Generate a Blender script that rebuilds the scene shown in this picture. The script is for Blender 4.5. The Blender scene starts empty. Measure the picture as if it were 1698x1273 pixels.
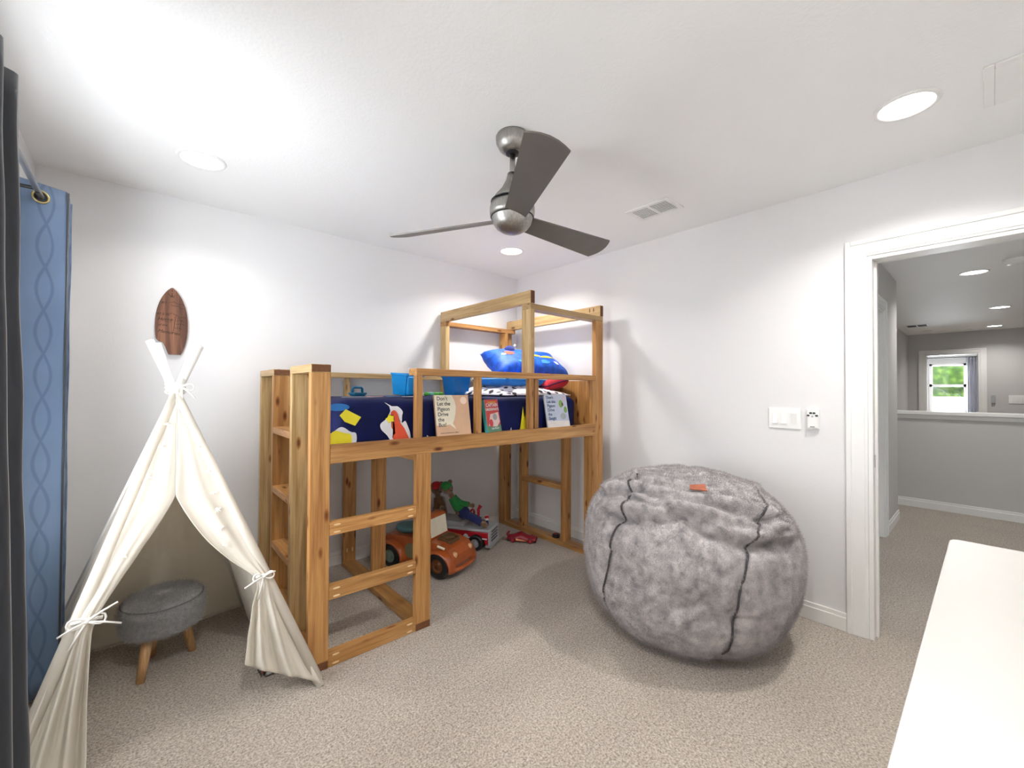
import bpy, bmesh, math, random
from mathutils import Vector, Matrix, noise
random.seed(7)
PI = math.pi
SC = bpy.context.scene
COL = SC.collection
H = 2.44            # ceiling height
DEPTH = -3.62       # rear wall, behind the camera
LX = -3.312         # window wall

# ------------------------------------------------------------------ camera
f_px, th, pit, rol = 697.9, .7217, .0139, .005
CAM = Vector((-2.8913, -3.2134, 1.3011))
F = Vector((math.sin(th)*math.cos(pit), math.cos(th)*math.cos(pit), math.sin(pit)))
R = Vector((math.cos(th), -math.sin(th), 0)); U = R.cross(F)
R2 = R*math.cos(rol)+U*math.sin(rol); U2 = -R*math.sin(rol)+U*math.cos(rol)
cd = bpy.data.cameras.new('camera'); co = bpy.data.objects.new('camera', cd); COL.objects.link(co)
cd.sensor_width = 36; cd.sensor_fit = 'HORIZONTAL'; cd.lens = f_px/1698*36; cd.clip_start = .02; cd.clip_end = 200
co.matrix_world = Matrix(((R2.x, U2.x, -F.x, CAM.x), (R2.y, U2.y, -F.y, CAM.y), (R2.z, U2.z, -F.z, CAM.z), (0, 0, 0, 1)))
SC.camera = co

# ------------------------------------------------------------------ world, daylight, exposure
SC.view_settings.view_transform = 'Standard'; SC.view_settings.look = 'None'
SC.view_settings.gamma = 1; SC.view_settings.use_curve_mapping = False
SC.view_settings.exposure = 0.47
w = bpy.data.worlds.new('world'); SC.world = w; w.use_nodes = True
wn = w.node_tree; bg = wn.nodes['Background']
sky = wn.nodes.new('ShaderNodeTexSky'); sky.sky_type = 'HOSEK_WILKIE'; sky.turbidity = 4; sky.ground_albedo = .4
sky.sun_direction = Vector((.25, -.6, .75)).normalized()
mixw = wn.nodes.new('ShaderNodeMix'); mixw.data_type = 'RGBA'; mixw.inputs[0].default_value = .75
wn.links.new(sky.outputs[0], mixw.inputs[6]); mixw.inputs[7].default_value = (.86, .93, 1, 1)
wn.links.new(mixw.outputs[2], bg.inputs[0]); bg.inputs[1].default_value = 2.6

def light(name, kind, loc, energy, color=(1, 1, 1), rot=(0, 0, 0), **k):
    l = bpy.data.lights.new(name, kind); l.energy = energy; l.color = color
    for a, b in k.items(): setattr(l, a, b)
    o = bpy.data.objects.new(name, l); o.location = loc; o.rotation_euler = rot; COL.objects.link(o); return o
light('sun', 'SUN', (0, 0, 8), 3.0, (1, .96, .9), (math.radians(32), math.radians(12), 0), angle=.02)
WIN = (-2.35, -.88, .62, 2.02)     # window opening in the left wall: y0, y1, z0, z1
DOWNLIGHTS = [(-2.68, -.624, 'beside the window curtain'), (-.628, -.626, 'above the loft bed'),
              (-.62, -3.0, 'near the doorway'), (-2.68, -3.0, 'behind the viewer')]
HALL_LIGHTS = [(3.03, -3.12), (5.71, -3.31), (8.07, -3.27)]
LAMP_W, HALL_W, SKY_W = 12.0, 6.6, 195.0     # the four lamps differ a little, see below
light('window_daylight', 'AREA', (LX-.75, (WIN[0]+WIN[1])/2, (WIN[2]+WIN[3])/2-.25), SKY_W, (.92, .96, 1), (0, -math.radians(122), 0),
      shape='RECTANGLE', size=2.3, size_y=3.2)
light('far_window_daylight', 'AREA', (12.2, -2.52, 1.4), 90, (.86, .93, 1), (0, PI/2, 0), shape='RECTANGLE', size=1.3, size_y=.7)

# ------------------------------------------------------------------ helpers
def tag(o, label=None, cat=None, group=None, kind=None):
    if label: o['label'] = label
    if cat: o['category'] = cat
    if group: o['group'] = group
    if kind: o['kind'] = kind
    return o
ROOTLOC = {}
def thing(name, loc, label, cat, group=None, rz=0):
    o = bpy.data.objects.new(name, None); o.location = loc; o.rotation_euler = (0, 0, rz); o.empty_display_size = .05
    COL.objects.link(o); ROOTLOC[o.name] = Vector(loc); return tag(o, label, cat, group)
class MB:
    def __init__(s): s.bm = bmesh.new()
    def quad_box(s, v):
        vs = [s.bm.verts.new(p) for p in v]
        for q in ((0, 3, 2, 1), (4, 5, 6, 7), (0, 1, 5, 4), (1, 2, 6, 5), (2, 3, 7, 6), (3, 0, 4, 7)): s.bm.faces.new([vs[i] for i in q])
    def box(s, x0, x1, y0, y1, z0, z1):
        x0, x1 = sorted((x0, x1)); y0, y1 = sorted((y0, y1)); z0, z1 = sorted((z0, z1))
        s.quad_box([(x0, y0, z0), (x1, y0, z0), (x1, y1, z0), (x0, y1, z0), (x0, y0, z1), (x1, y0, z1), (x1, y1, z1), (x0, y1, z1)]); return s
    def obox(s, M, sx, sy, sz):
        a, b, c = sx/2, sy/2, sz/2
        s.quad_box([M @ Vector(p) for p in ((-a, -b, -c), (a, -b, -c), (a, b, -c), (-a, b, -c), (-a, -b, c), (a, -b, c), (a, b, c), (-a, b, c))]); return s
    def tube(s, pts, r, seg=10, cap=True):
        pts = [Vector(p) for p in pts]; rs = r if isinstance(r, (list, tuple)) else [r]*len(pts)
        rings = []; up = None
        for i, p in enumerate(pts):
            d = (pts[min(i+1, len(pts)-1)]-pts[max(i-1, 0)]).normalized()
            if up is None: up = Vector((0, 0, 1)) if abs(d.z) < .9 else Vector((1, 0, 0))
            a = d.cross(up).normalized(); b = a.cross(d).normalized(); up = b
            rings.append([s.bm.verts.new(p+(a*math.cos(2*PI*k/seg)+b*math.sin(2*PI*k/seg))*rs[i]) for k in range(seg)])
        for i in range(len(rings)-1):
            for k in range(seg): s.bm.faces.new([rings[i][k], rings[i][(k+1) % seg], rings[i+1][(k+1) % seg], rings[i+1][k]])
        if cap: s.bm.faces.new(rings[0][::-1]); s.bm.faces.new(rings[-1])
        return s
    def lathe(s, prof, M=Matrix(), seg=32, close=True):
        rings = []
        for r, z in prof:
            if r < 1e-6: rings.append([s.bm.verts.new(M @ Vector((0, 0, z)))])
            else: rings.append([s.bm.verts.new(M @ Vector((r*math.cos(2*PI*k/seg), r*math.sin(2*PI*k/seg), z))) for k in range(seg)])
        for a, b in zip(rings, rings[1:]):
            for k in range(seg):
                k2 = (k+1) % seg
                if len(a) == 1 and len(b) == 1: continue
                if len(a) == 1: s.bm.faces.new([a[0], b[k2], b[k]])
                elif len(b) == 1: s.bm.faces.new([a[k], a[k2], b[0]])
                else: s.bm.faces.new([a[k], a[k2], b[k2], b[k]])
        if close:
            if len(rings[0]) > 1: s.bm.faces.new(rings[0][::-1])
            if len(rings[-1]) > 1: s.bm.faces.new(rings[-1])
        return s
    def grid(s, fn, nu, nv, wrap=False):
        g = [[s.bm.verts.new(fn(i/nu, j/nv)) for j in range(nv+1)] for i in range(nu if wrap else nu+1)]
        n = len(g)
        for i in range(nu):
            for j in range(nv): s.bm.faces.new([g[i][j], g[(i+1) % n][j], g[(i+1) % n][j+1], g[i][j+1]])
        return s
    def prism(s, poly, y0, y1, M=Matrix()):
        """poly of (x, z) pushed along y"""
        a = [s.bm.verts.new(M @ Vector((x, y0, z))) for x, z in poly]; b = [s.bm.verts.new(M @ Vector((x, y1, z))) for x, z in poly]
        n = len(poly)
        for i in range(n): s.bm.faces.new([a[i], a[(i+1) % n], b[(i+1) % n], b[i]])
        s.bm.faces.new(a[::-1]); s.bm.faces.new(b); return s
    def ball(s, c, r, seg=16, M=None):
        r = r if isinstance(r, (list, tuple)) else (r, r, r)
        T = Matrix.Translation(c) @ (M or Matrix()) @ Matrix.Diagonal((*r, 1))
        return s.lathe([(math.cos(a), math.sin(a)) if 0 < i < seg//2 else (0, math.sin(a)) for i in range(seg//2+1) for a in [-PI/2+PI*i/(seg//2)]], T, seg)
    def build(s, name, m, parent=None, smooth=False, bevel=0, seg=2, local=False, sub=0, solid=0, merge=False):
        if merge: bmesh.ops.remove_doubles(s.bm, verts=s.bm.verts, dist=1e-4)
        bmesh.ops.recalc_face_normals(s.bm, faces=s.bm.faces)
        if parent and not local:
            L = ROOTLOC.get(parent.name, Vector()); bmesh.ops.translate(s.bm, verts=s.bm.verts, vec=-L)
        me = bpy.data.meshes.new(name); s.bm.to_mesh(me); s.bm.free()
        if smooth: me.polygons.foreach_set('use_smooth', [True]*len(me.polygons))
        o = bpy.data.objects.new(name, me); COL.objects.link(o)
        for q in (m if isinstance(m, (list, tuple)) else [m]): me.materials.append(q)
        if parent:
            o.parent = parent; ROOTLOC[o.name] = ROOTLOC.get(parent.name, Vector())
        if bevel:
            b = o.modifiers.new('bevel', 'BEVEL'); b.width = bevel; b.segments = seg; b.limit_method = 'ANGLE'; b.angle_limit = math.radians(35)
        if solid: q = o.modifiers.new('thick', 'SOLIDIFY'); q.thickness = solid; q.offset = 0
        if sub: q = o.modifiers.new('sub', 'SUBSURF'); q.levels = q.render_levels = sub
        return o
def struct(o): o['kind'] = 'structure'; return o
def text(name, body, M, size, m, parent, align='LEFT', shear=0, ext=.0006):
    c = bpy.data.curves.new(name, 'FONT'); c.body = body; c.size = size; c.extrude = ext; c.align_x = align; c.shear = shear; c.space_line = .95
    t = bpy.data.objects.new(name, c); COL.objects.link(t)
    me = bpy.data.meshes.new_from_object(t.evaluated_get(bpy.context.evaluated_depsgraph_get()))
    bpy.data.objects.remove(t); me.transform(Matrix.Translation(-ROOTLOC.get(parent.name, Vector())) @ M)
    me.materials.clear(); me.materials.append(m); me.name = name
    o = bpy.data.objects.new(name, me); COL.objects.link(o); o.parent = parent; return o
def copy_tree(o, parent=None):
    c = o.copy(); COL.objects.link(c); c.parent = parent
    for ch in [x for x in SC.objects if x.parent == o and x != c]: copy_tree(ch, c)
    return c

# ------------------------------------------------------------------ materials
def sr(r, g, b):
    g_ = lambda c: (c/255/12.92) if c/255 <= .04045 else ((c/255+.055)/1.055)**2.4
    return (g_(r), g_(g), g_(b), 1)
class NT:
    def __init__(s, name):
        s.m = bpy.data.materials.new(name); s.m.use_nodes = True; s.t = s.m.node_tree; s.p = s.t.nodes['Principled BSDF']
        s.tc = s.t.nodes.new('ShaderNodeTexCoord')
    def n(s, kind, **k):
        q = s.t.nodes.new('ShaderNode'+kind)
        for a, b in k.items(): setattr(q, a, b)
        return q
    def l(s, a, b): s.t.links.new(a, b)
    def noise(s, scale, detail=3, vec=None, rough=.5):
        q = s.n('TexNoise'); q.inputs['Scale'].default_value = scale; q.inputs['Detail'].default_value = detail; q.inputs['Roughness'].default_value = rough
        s.l(vec or s.tc.outputs['Object'], q.inputs['Vector']); return q
    def ramp(s, fac, stops):
        q = s.n('ValToRGB'); e = q.color_ramp.elements
        while len(e) < len(stops): e.new(.5)
        for i, (p, c) in enumerate(stops): e[i].position = p; e[i].color = c
        s.l(fac, q.inputs[0]); return q
    def bump(s, h, strength, dist=.01):
        q = s.n('Bump'); q.inputs['Strength'].default_value = strength; q.inputs['Distance'].default_value = dist
        s.l(h, q.inputs['Height']); s.l(q.outputs[0], s.p.inputs['Normal']); return q
    def mix(s, fac, a, b, mode='MIX'):
        q = s.n('Mix', data_type='RGBA', blend_type=mode)
        for v, i in ((fac, 0), (a, 6), (b, 7)):
            if hasattr(v, 'links'): s.l(v, q.inputs[i])
            else: q.inputs[i].default_value = v
        return q.outputs[2]
def flat(name, c, rough=.5, metal=0, var=.06, scale=14, bump=0, bscale=120, sheen=0, coat=0):
    t = NT(name); n = t.noise(scale)
    d = tuple(x*(1-var) for x in c[:3])+(1,); b = tuple(min(1, x*(1+var)) for x in c[:3])+(1,)
    r = t.ramp(n.outputs[0], [(.3, d), (.7, b)]); t.l(r.outputs[0], t.p.inputs['Base Color'])
    t.p.inputs['Roughness'].default_value = rough; t.p.inputs['Metallic'].default_value = metal
    if sheen: t.p.inputs['Sheen Weight'].default_value = sheen
    if coat: t.p.inputs['Coat Weight'].default_value = coat
    if bump: t.bump(t.noise(bscale, 4).outputs[0], bump, .002)
    return t.m
def wood(name, axis, c1, c2, c3, knots=True, rough=.42):
    t = NT(name); oi = t.n('ObjectInfo'); add = t.n('VectorMath', operation='ADD'); ml = t.n('Math', operation='MULTIPLY'); ml.inputs[1].default_value = 41.7
    t.l(oi.outputs['Random'], ml.inputs[0]); t.l(t.tc.outputs['Object'], add.inputs[0]); t.l(ml.outputs[0], add.inputs[1])
    def mapped(s_along, s_across):
        q = t.n('Mapping'); q.inputs['Scale'].default_value = tuple(s_along if i == axis else s_across for i in range(3)); t.l(add.outputs[0], q.inputs[0]); return q
    m1 = mapped(1.6, 26); n1 = t.noise(1, 5, m1.outputs[0], .6); n1.inputs['Distortion'].default_value = .7
    r = t.ramp(n1.outputs[0], [(.28, c1), (.5, c2), (.72, c3)])
    m2 = mapped(4, 150); n2 = t.noise(1, 3, m2.outputs[0])
    fine = t.ramp(n2.outputs[0], [(.35, (.80, .76, .70, 1)), (.6, (1, 1, 1, 1))])
    col = t.mix(1.0, r.outputs[0], fine.outputs[0], 'MULTIPLY')
    n3 = t.noise(2.2, 2, add.outputs[0]); big = t.ramp(n3.outputs[0], [(.3, (.86, .83, .80, 1)), (.7, (1.0, 1.0, 1.0, 1))])
    col = t.mix(1.0, col, big.outputs[0], 'MULTIPLY')
    if knots:
        m3 = mapped(5.0, 14); v = t.n('TexVoronoi'); v.inputs['Scale'].default_value = 1; v.inputs['Randomness'].default_value = 1; t.l(m3.outputs[0], v.inputs['Vector'])
        k = t.ramp(v.outputs['Distance'], [(.06, (.20, .10, .05, 1)), (.12, (.55, .38, .24, 1)), (.20, (1, 1, 1, 1))]); col = t.mix(1.0, col, k.outputs[0], 'MULTIPLY')
    hs = t.n('HueSaturation'); mr = t.n('MapRange'); mr.inputs['To Min'].default_value = .88; mr.inputs['To Max'].default_value = 1.10
    t.l(oi.outputs['Random'], mr.inputs[0]); t.l(mr.outputs[0], hs.inputs['Value']); t.l(col, hs.inputs['Color'])
    t.l(hs.outputs[0], t.p.inputs['Base Color']); t.p.inputs['Roughness'].default_value = rough
    t.bump(n2.outputs[0], .12, .001); return t.m
OAK = (sr(160, 108, 58), sr(198, 146, 86), sr(220, 172, 112))
WX, WY, WZ = [wood('stained_pine_'+a, i, *OAK) for i, a in enumerate('xyz')]
PALE = (sr(170, 136, 86), sr(204, 172, 120), sr(220, 192, 146))
PX, PY, PZ = [wood('pale_pine_'+a, i, *PALE) for i, a in enumerate('xyz')]
M_END = flat('end_grain', sr(112, 70, 40), .7, var=.2, scale=90)
M_WALNUT = wood('walnut', 2, sr(78, 48, 38), sr(122, 82, 62), sr(170, 118, 88), False)
M_BEECH = wood('beech', 2, sr(196, 150, 100), sr(216, 172, 122), sr(226, 188, 142), False)
def wallmat(name, c, bs=.25):
    t = NT(name); n = t.noise(1.5); r = t.ramp(n.outputs[0], [(.3, tuple(x*.985 for x in c[:3])+(1,)), (.7, c)]); t.l(r.outputs[0], t.p.inputs['Base Color'])
    t.p.inputs['Roughness'].default_value = .62; b = t.noise(85, 3); t.bump(b.outputs[0], bs, .002); return t.m
M_WALL = wallmat('wall_paint', sr(234, 233, 233)); M_CEIL = wallmat('ceiling_paint', sr(247, 247, 246), .5)
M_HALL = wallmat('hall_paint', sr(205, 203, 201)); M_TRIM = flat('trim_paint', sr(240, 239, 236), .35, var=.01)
def carpet():
    t = NT('carpet'); a = t.noise(120, 4, rough=.75); b = t.noise(48, 3); c = t.noise(1.6, 3)
    v = t.n('TexVoronoi'); v.inputs['Scale'].default_value = 130; t.l(t.tc.outputs['Object'], v.inputs['Vector'])
    r = t.ramp(a.outputs[0], [(.32, sr(112, 101, 90)), (.44, sr(172, 160, 146)), (.54, sr(204, 193, 180)), (.68, sr(228, 220, 210))])
    r2 = t.ramp(b.outputs[0], [(.32, (.84, .82, .81, 1)), (.60, (1, 1, 1, 1))])
    r3 = t.ramp(c.outputs[0], [(.36, (.90, .89, .885, 1)), (.6, (1, 1, 1, 1))])
    col = t.mix(1.0, t.mix(1.0, r.outputs[0], r2.outputs[0], 'MULTIPLY'), r3.outputs[0], 'MULTIPLY')
    t.l(col, t.p.inputs['Base Color']); t.p.inputs['Roughness'].default_value = .95; t.p.inputs['Sheen Weight'].default_value = .2
    ad = t.n('Math', operation='ADD'); t.l(a.outputs[0], ad.inputs[0]); t.l(v.outputs['Distance'], ad.inputs[1])
    t.bump(ad.outputs[0], .7, .006); return t.m
M_CARPET = carpet()
def emis(name, c, s):
    m = bpy.data.materials.new(name); m.use_nodes = True; p = m.node_tree.nodes['Principled BSDF']
    p.inputs['Base Color'].default_value = c; p.inputs['Emission Color'].default_value = c; p.inputs['Emission Strength'].default_value = s; return m
M_LAMP = emis('lamp_diffuser', (1, .98, .94, 1), 9)
def glass():
    m = bpy.data.materials.new('window_glass'); m.use_nodes = True; t = m.node_tree; t.nodes.clear()
    o = t.nodes.new('ShaderNodeOutputMaterial'); mx = t.nodes.new('ShaderNodeMixShader'); tr = t.nodes.new('ShaderNodeBsdfTransparent'); gl = t.nodes.new('ShaderNodeBsdfGlossy')
    gl.inputs['Roughness'].default_value = .02; mx.inputs[0].default_value = .06
    t.links.new(tr.outputs[0], mx.inputs[1]); t.links.new(gl.outputs[0], mx.inputs[2]); t.links.new(mx.outputs[0], o.inputs[0]); return m
M_GLASS = glass()
M_NICKEL = NT('brushed_nickel'); _n = M_NICKEL.noise(1, 3)
_mp = M_NICKEL.n('Mapping'); _mp.inputs['Scale'].default_value = (220, 220, 6); M_NICKEL.l(M_NICKEL.tc.outputs['Object'], _mp.inputs[0]); M_NICKEL.l(_mp.outputs[0], _n.inputs['Vector'])
_r = M_NICKEL.ramp(_n.outputs[0], [(.3, sr(150, 147, 143)), (.7, sr(176, 173, 168))]); M_NICKEL.l(_r.outputs[0], M_NICKEL.p.inputs['Base Color'])
M_NICKEL.p.inputs['Metallic'].default_value = 1; M_NICKEL.p.inputs['Roughness'].default_value = .36; M_NICKEL.p.inputs['Anisotropic'].default_value = .5; M_NICKEL = M_NICKEL.m
M_BLADE = flat('fan_blade', sr(118, 114, 109), .45, metal=.45, var=.03)
M_BLACK = flat('black_plastic', sr(26, 26, 28), .4); M_RUBBER = flat('tyre_rubber', sr(22, 23, 26), .3, coat=.4)
M_GAPSHADE = flat('vent_gap_shade', sr(52, 54, 64), .8)  # dark colour standing in for the shade between vent louvres
M_WHITEPL = flat('white_plastic', sr(242, 241, 238), .35, var=.01)
M_DESK = flat('white_lacquer', sr(210, 208, 203), .25, var=.008)
def cloth(name, c, bump=.3, trans=0, var=.05, weave=900, rough=.85):
    t = NT(name); n = t.noise(9, 4); r = t.ramp(n.outputs[0], [(.3, tuple(x*(1-var) for x in c[:3])+(1,)), (.7, c)]); t.l(r.outputs[0], t.p.inputs['Base Color'])
    t.p.inputs['Roughness'].default_value = rough; t.p.inputs['Sheen Weight'].default_value = .15
    b = t.bump(t.noise(weave, 2).outputs[0], bump, .001)
    if trans:
        out = t.t.nodes['Material Output']; tl = t.n('BsdfTranslucent'); mx = t.n('MixShader'); mx.inputs[0].default_value = trans
        t.l(r.outputs[0], tl.inputs[0]); t.l(t.p.outputs[0], mx.inputs[1]); t.l(tl.outputs[0], mx.inputs[2]); t.l(mx.outputs[0], out.inputs[0])
    return t.m
M_CANVAS = cloth('cotton_canvas', sr(238, 231, 218), trans=.32, var=.03)
M_RIBBON = cloth('cotton_ribbon', sr(250, 246, 238), var=.02); M_POLE = flat('painted_pole', sr(240, 238, 232), .5, var=.03)
def curtainmat(name, c1, c2, trans, rough=.42):
    """satin with a woven ogee lattice of wavy vertical lines"""
    t = NT(name); sp = t.n('SeparateXYZ'); t.l(t.tc.outputs['UV'], sp.inputs[0])
    def mt(op, a, b):
        q = t.n('Math', operation=op)
        for v, i in ((a, 0), (b, 1)):
            if v is None: continue
            if hasattr(v, 'links'): t.l(v, q.inputs[i])
            else: q.inputs[i].default_value = v
        return q.outputs[0]
    wv = mt('SINE', mt('MULTIPLY', sp.outputs['Y'], 2*PI/.36), None)
    lines = []
    for sg in (1, -1):
        ph = mt('ADD', mt('MULTIPLY', sp.outputs['X'], PI/.10), mt('MULTIPLY', wv, .75*sg))
        lines.append(mt('ABSOLUTE', mt('SINE', ph, None), None))
    mr_ = t.n('MapRange'); mr_.inputs['From Min'].default_value = .10; mr_.inputs['From Max'].default_value = .24; mr_.inputs['To Min'].default_value = .38; mr_.inputs['To Max'].default_value = 0; t.l(mt('MINIMUM', lines[0], lines[1]), mr_.inputs[0]); ln = mr_.outputs[0]
    n = t.noise(5, 3); base = t.ramp(n.outputs[0], [(.3, c1), (.7, tuple(x*1.15 for x in c1[:3])+(1,))])
    col = t.mix(ln, base.outputs[0], c2); t.l(col, t.p.inputs['Base Color'])
    t.p.inputs['Roughness'].default_value = rough; t.p.inputs['Sheen Weight'].default_value = .3
    if trans:
        out = t.t.nodes['Material Output']; tl = t.n('BsdfTranslucent'); mx = t.n('MixShader'); mx.inputs[0].default_value = trans
        t.l(col, tl.inputs[0]); t.l(t.p.outputs[0], mx.inputs[1]); t.l(tl.outputs[0], mx.inputs[2]); t.l(mx.outputs[0], out.inputs[0])
    return t.m
M_CURT_LIT = curtainmat('curtain_satin_lit', sr(112, 134, 164), sr(64, 84, 120), .35)  # far panel: window light put into a brighter blue of the satin
M_CURT_SHADED = curtainmat('curtain_satin_shaded', sr(34, 39, 47), sr(26, 30, 38), .0, .5)  # near panel: same satin, its shade put into a darker colour
M_BRASS = flat('brass_ring', sr(196, 178, 120), .3, metal=.9); M_ROD = flat('steel_rod', sr(150, 152, 158), .35, metal=.8)
def fur(name, lo, mid, hi, s1=22, s2=160):
    t = NT(name); a = t.noise(s1, 4); b = t.noise(s2, 4, rough=.7); c = t.noise(4, 3)
    r = t.ramp(a.outputs[0], [(.25, lo), (.5, mid), (.72, hi)]); r2 = t.ramp(b.outputs[0], [(.3, (.55, .54, .54, 1)), (.6, (1, 1, 1, 1))]); r3 = t.ramp(c.outputs[0], [(.35, (.8, .8, .81, 1)), (.65, (1, 1, 1, 1))])
    col = t.mix(1.0, t.mix(.7, r.outputs[0], r2.outputs[0], 'MULTIPLY'), r3.outputs[0], 'MULTIPLY'); t.l(col, t.p.inputs['Base Color'])
    t.p.inputs['Roughness'].default_value = .9; t.p.inputs['Sheen Weight'].default_value = .5; t.bump(b.outputs[0], .7, .008); return t.m
M_FUR = fur('grey_faux_fur', sr(138, 132, 134), sr(196, 189, 189), sr(230, 223, 221))
M_FUR2 = fur('grey_sheepskin', sr(172, 172, 174), sr(202, 201, 202), sr(222, 220, 219), 60, 220)
M_SEAM = flat('seam_dark', sr(74, 70, 74), .9, var=.2)
M_LEATHER = flat('tan_leather', sr(164, 92, 62), .5, var=.15)
def C(name, r, g, b, rough=.5, **k): return flat(name, sr(r, g, b), rough, **k)
M_NAVY = flat('navy_sheet', sr(10, 20, 70), .7, var=.3, scale=5); M_NAVY.node_tree.nodes['Principled BSDF'].inputs['Specular IOR Level'].default_value = .2; M_ORANGE = C('rusty_orange', 172, 84, 36, .28, var=.18, coat=.5); M_BROWN = C('engine_brown', 92, 64, 36)
M_TEAL = C('teal_plastic', 84, 128, 134); M_RED = C('fire_red', 184, 28, 42, .3, coat=.4); M_GREY = C('grey_plastic', 176, 178, 182); M_SILVER = C('silver_trim', 190, 190, 194, .3, metal=.4)
M_BLUE = C('sky_blue_plastic', 18, 150, 226, .35); M_BLUE2 = C('mid_blue_plastic', 10, 110, 186, .4); M_DTEAL = C('dark_teal_plastic', 10, 96, 130, .4)
M_GREEN = C('green_plastic', 86, 190, 70); M_CREAM = C('cream_print', 236, 228, 206); M_YELLOW = C('yellow_print', 236, 222, 40); M_WPRINT = C('white_print', 226, 226, 232)
M_RPRINT = C('red_orange_print', 214, 78, 44); M_DRED = C('dark_red', 140, 20, 36, .35, coat=.3); M_SKYP = C('light_blue_print', 70, 150, 214)

# ------------------------------------------------------------------ room shell
T = .115
def room():
    struct(MB().box(LX-T, 13, -5.2, .2+1.5, -.12, 0).build('floor', M_CARPET))
    b = MB().box(LX-T, 12.2, -5.2, 1.7, H, H+.15); struct(b.build('ceiling', M_CEIL))
    struct(MB().box(LX-T, T, 0, T, 0, H).build('wall_back', M_WALL))
    y0, y1, z0, z1 = WIN
    b = MB().box(LX-T, LX, DEPTH, y0, 0, H).box(LX-T, LX, y1, 0, 0, H).box(LX-T, LX, y0, y1, 0, z0).box(LX-T, LX, y0, y1, z1, H)
    struct(b.build('wall_left', M_WALL))
    struct(MB().box(LX-T, T, DEPTH-T, DEPTH, 0, H).build('wall_front', M_WALL))
    b = MB().box(0, T, -2.785, 0, 0, H).box(0, T, DEPTH, -3.585, 0, H).box(0, T, -3.585, -2.785, 2.03, H)
    struct(b.build('wall_right', M_WALL))
    # window 1 in the left wall
    b = MB()
    for a in ((y0, y0+.05, z0, z1), (y1-.05, y1, z0, z1), (y0, y1, z0, z0+.05), (y0, y1, z1-.05, z1), (y0, y1, (z0+z1)/2-.02, (z0+z1)/2+.02)): b.box(LX-.10, LX-.05, *a)
    wf = struct(b.build('window_1', M_TRIM, bevel=.003))
    MB().box(LX-.078, LX-.074, y0+.04, y1-.04, z0+.04, z1-.04).build('window_glass', M_GLASS, wf)
    MB().box(LX-.05, LX+.05, y0-.04, y1+.04, z0-.03, z0).build('window_sill', M_TRIM, wf, bevel=.004)
    # baseboards (stepped profile)
    def base(nm, segs):
        b = MB()
        for (ax, ay, bx, by, nx, ny) in segs:
            for th_, zt in ((.016, .075), (.010, .098)):
                b.box(min(ax, bx, ax+nx*th_, bx+nx*th_), max(ax, bx, ax+nx*th_, bx+nx*th_), min(ay, by, ay+ny*th_, by+ny*th_), max(ay, by, ay+ny*th_, by+ny*th_), 0 if zt < .09 else .07, zt)
        return struct(b.build(nm, M_TRIM, bevel=.003))
    base('baseboard_back', [(LX, 0, 0, 0, 0, -1)]); base('baseboard_right', [(0, -2.692, 0, 0, -1, 0)])
    base('baseboard_left', [(LX, DEPTH, LX, 0, 1, 0)]); base('baseboard_front', [(LX, DEPTH, 0, DEPTH, 0, 1)])
    base('baseboard_hall_side', [(2.21, -2.58, 2.95, -2.58, 0, -1), (2.95, -2.58, 2.95, -2.25, 1, 0), (T, -2.58, 1.15, -2.58, 0, -1)]); base('baseboard_hall_half', [(3.71, -5, 3.71, -2.12, -1, 0)])
room()
def casing(nm, plane, face, a0, a1, ztop, cw=.09, axis='x', depth=T, jamb=.02):
    """door trim round an opening a0..a1 in the wall plane (x = plane or y = plane); face = direction it sticks out"""
    r = struct(bpy.data.objects.new(nm, None)); COL.objects.link(r); r.empty_display_size = .1
    def bx(b, n0, n1, p0, p1, z0, z1):
        if axis == 'x': b.box(plane+n0*face, plane+n1*face, p0, p1, z0, z1)
        else: b.box(p0, p1, plane+n0*face, plane+n1*face, z0, z1)
    b = MB()
    for (w0, w1, t0) in ((0, cw, .010), (.012, cw-.016, .014), (cw-.024, cw, .020)):
        bx(b, 0, t0, a0-w1, a0-w0, 0, ztop+w1); bx(b, 0, t0, a1+w0, a1+w1, 0, ztop+w1); bx(b, 0, t0, a0-w0, a1+w0, ztop+w0, ztop+w1)
    b.build('door_casing', M_TRIM, r, bevel=.003)
    b = MB(); bx(b, -depth-.004, .004, a0, a0+jamb, 0, ztop); bx(b, -depth-.004, .004, a1-jamb, a1, 0, ztop); bx(b, -depth-.004, .004, a0+jamb, a1-jamb, ztop-jamb, ztop)
    bx(b, -depth*.75, -depth*.45, a1-jamb-.012, a1-jamb, 0, ztop-jamb); bx(b, -depth*.75, -depth*.45, a0+jamb, a0+jamb+.012, 0, ztop-jamb)
    b.build('door_jamb', M_TRIM, r, bevel=.002)
    b = MB()
    for (w0, w1, t0) in ((0, cw, .010), (cw-.024, cw, .018)):
        bx(b, -depth-t0, -depth, a0-w1, a0-w0, 0, ztop+w1); bx(b, -depth-t0, -depth, a1+w0, a1+w1, 0, ztop+w1); bx(b, -depth-t0, -depth, a0, a1, ztop+w0, ztop+w1)
    b.build('door_casing', M_TRIM, r, bevel=.003); return r
d1 = casing('door_1', 0, -1, -3.585, -2.785, 2.02, cw=.092)
MB().box(.022, .05, -2.807, -2.8045, .90, .965).build('strike_plate', M_SILVER, d1)

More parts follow.
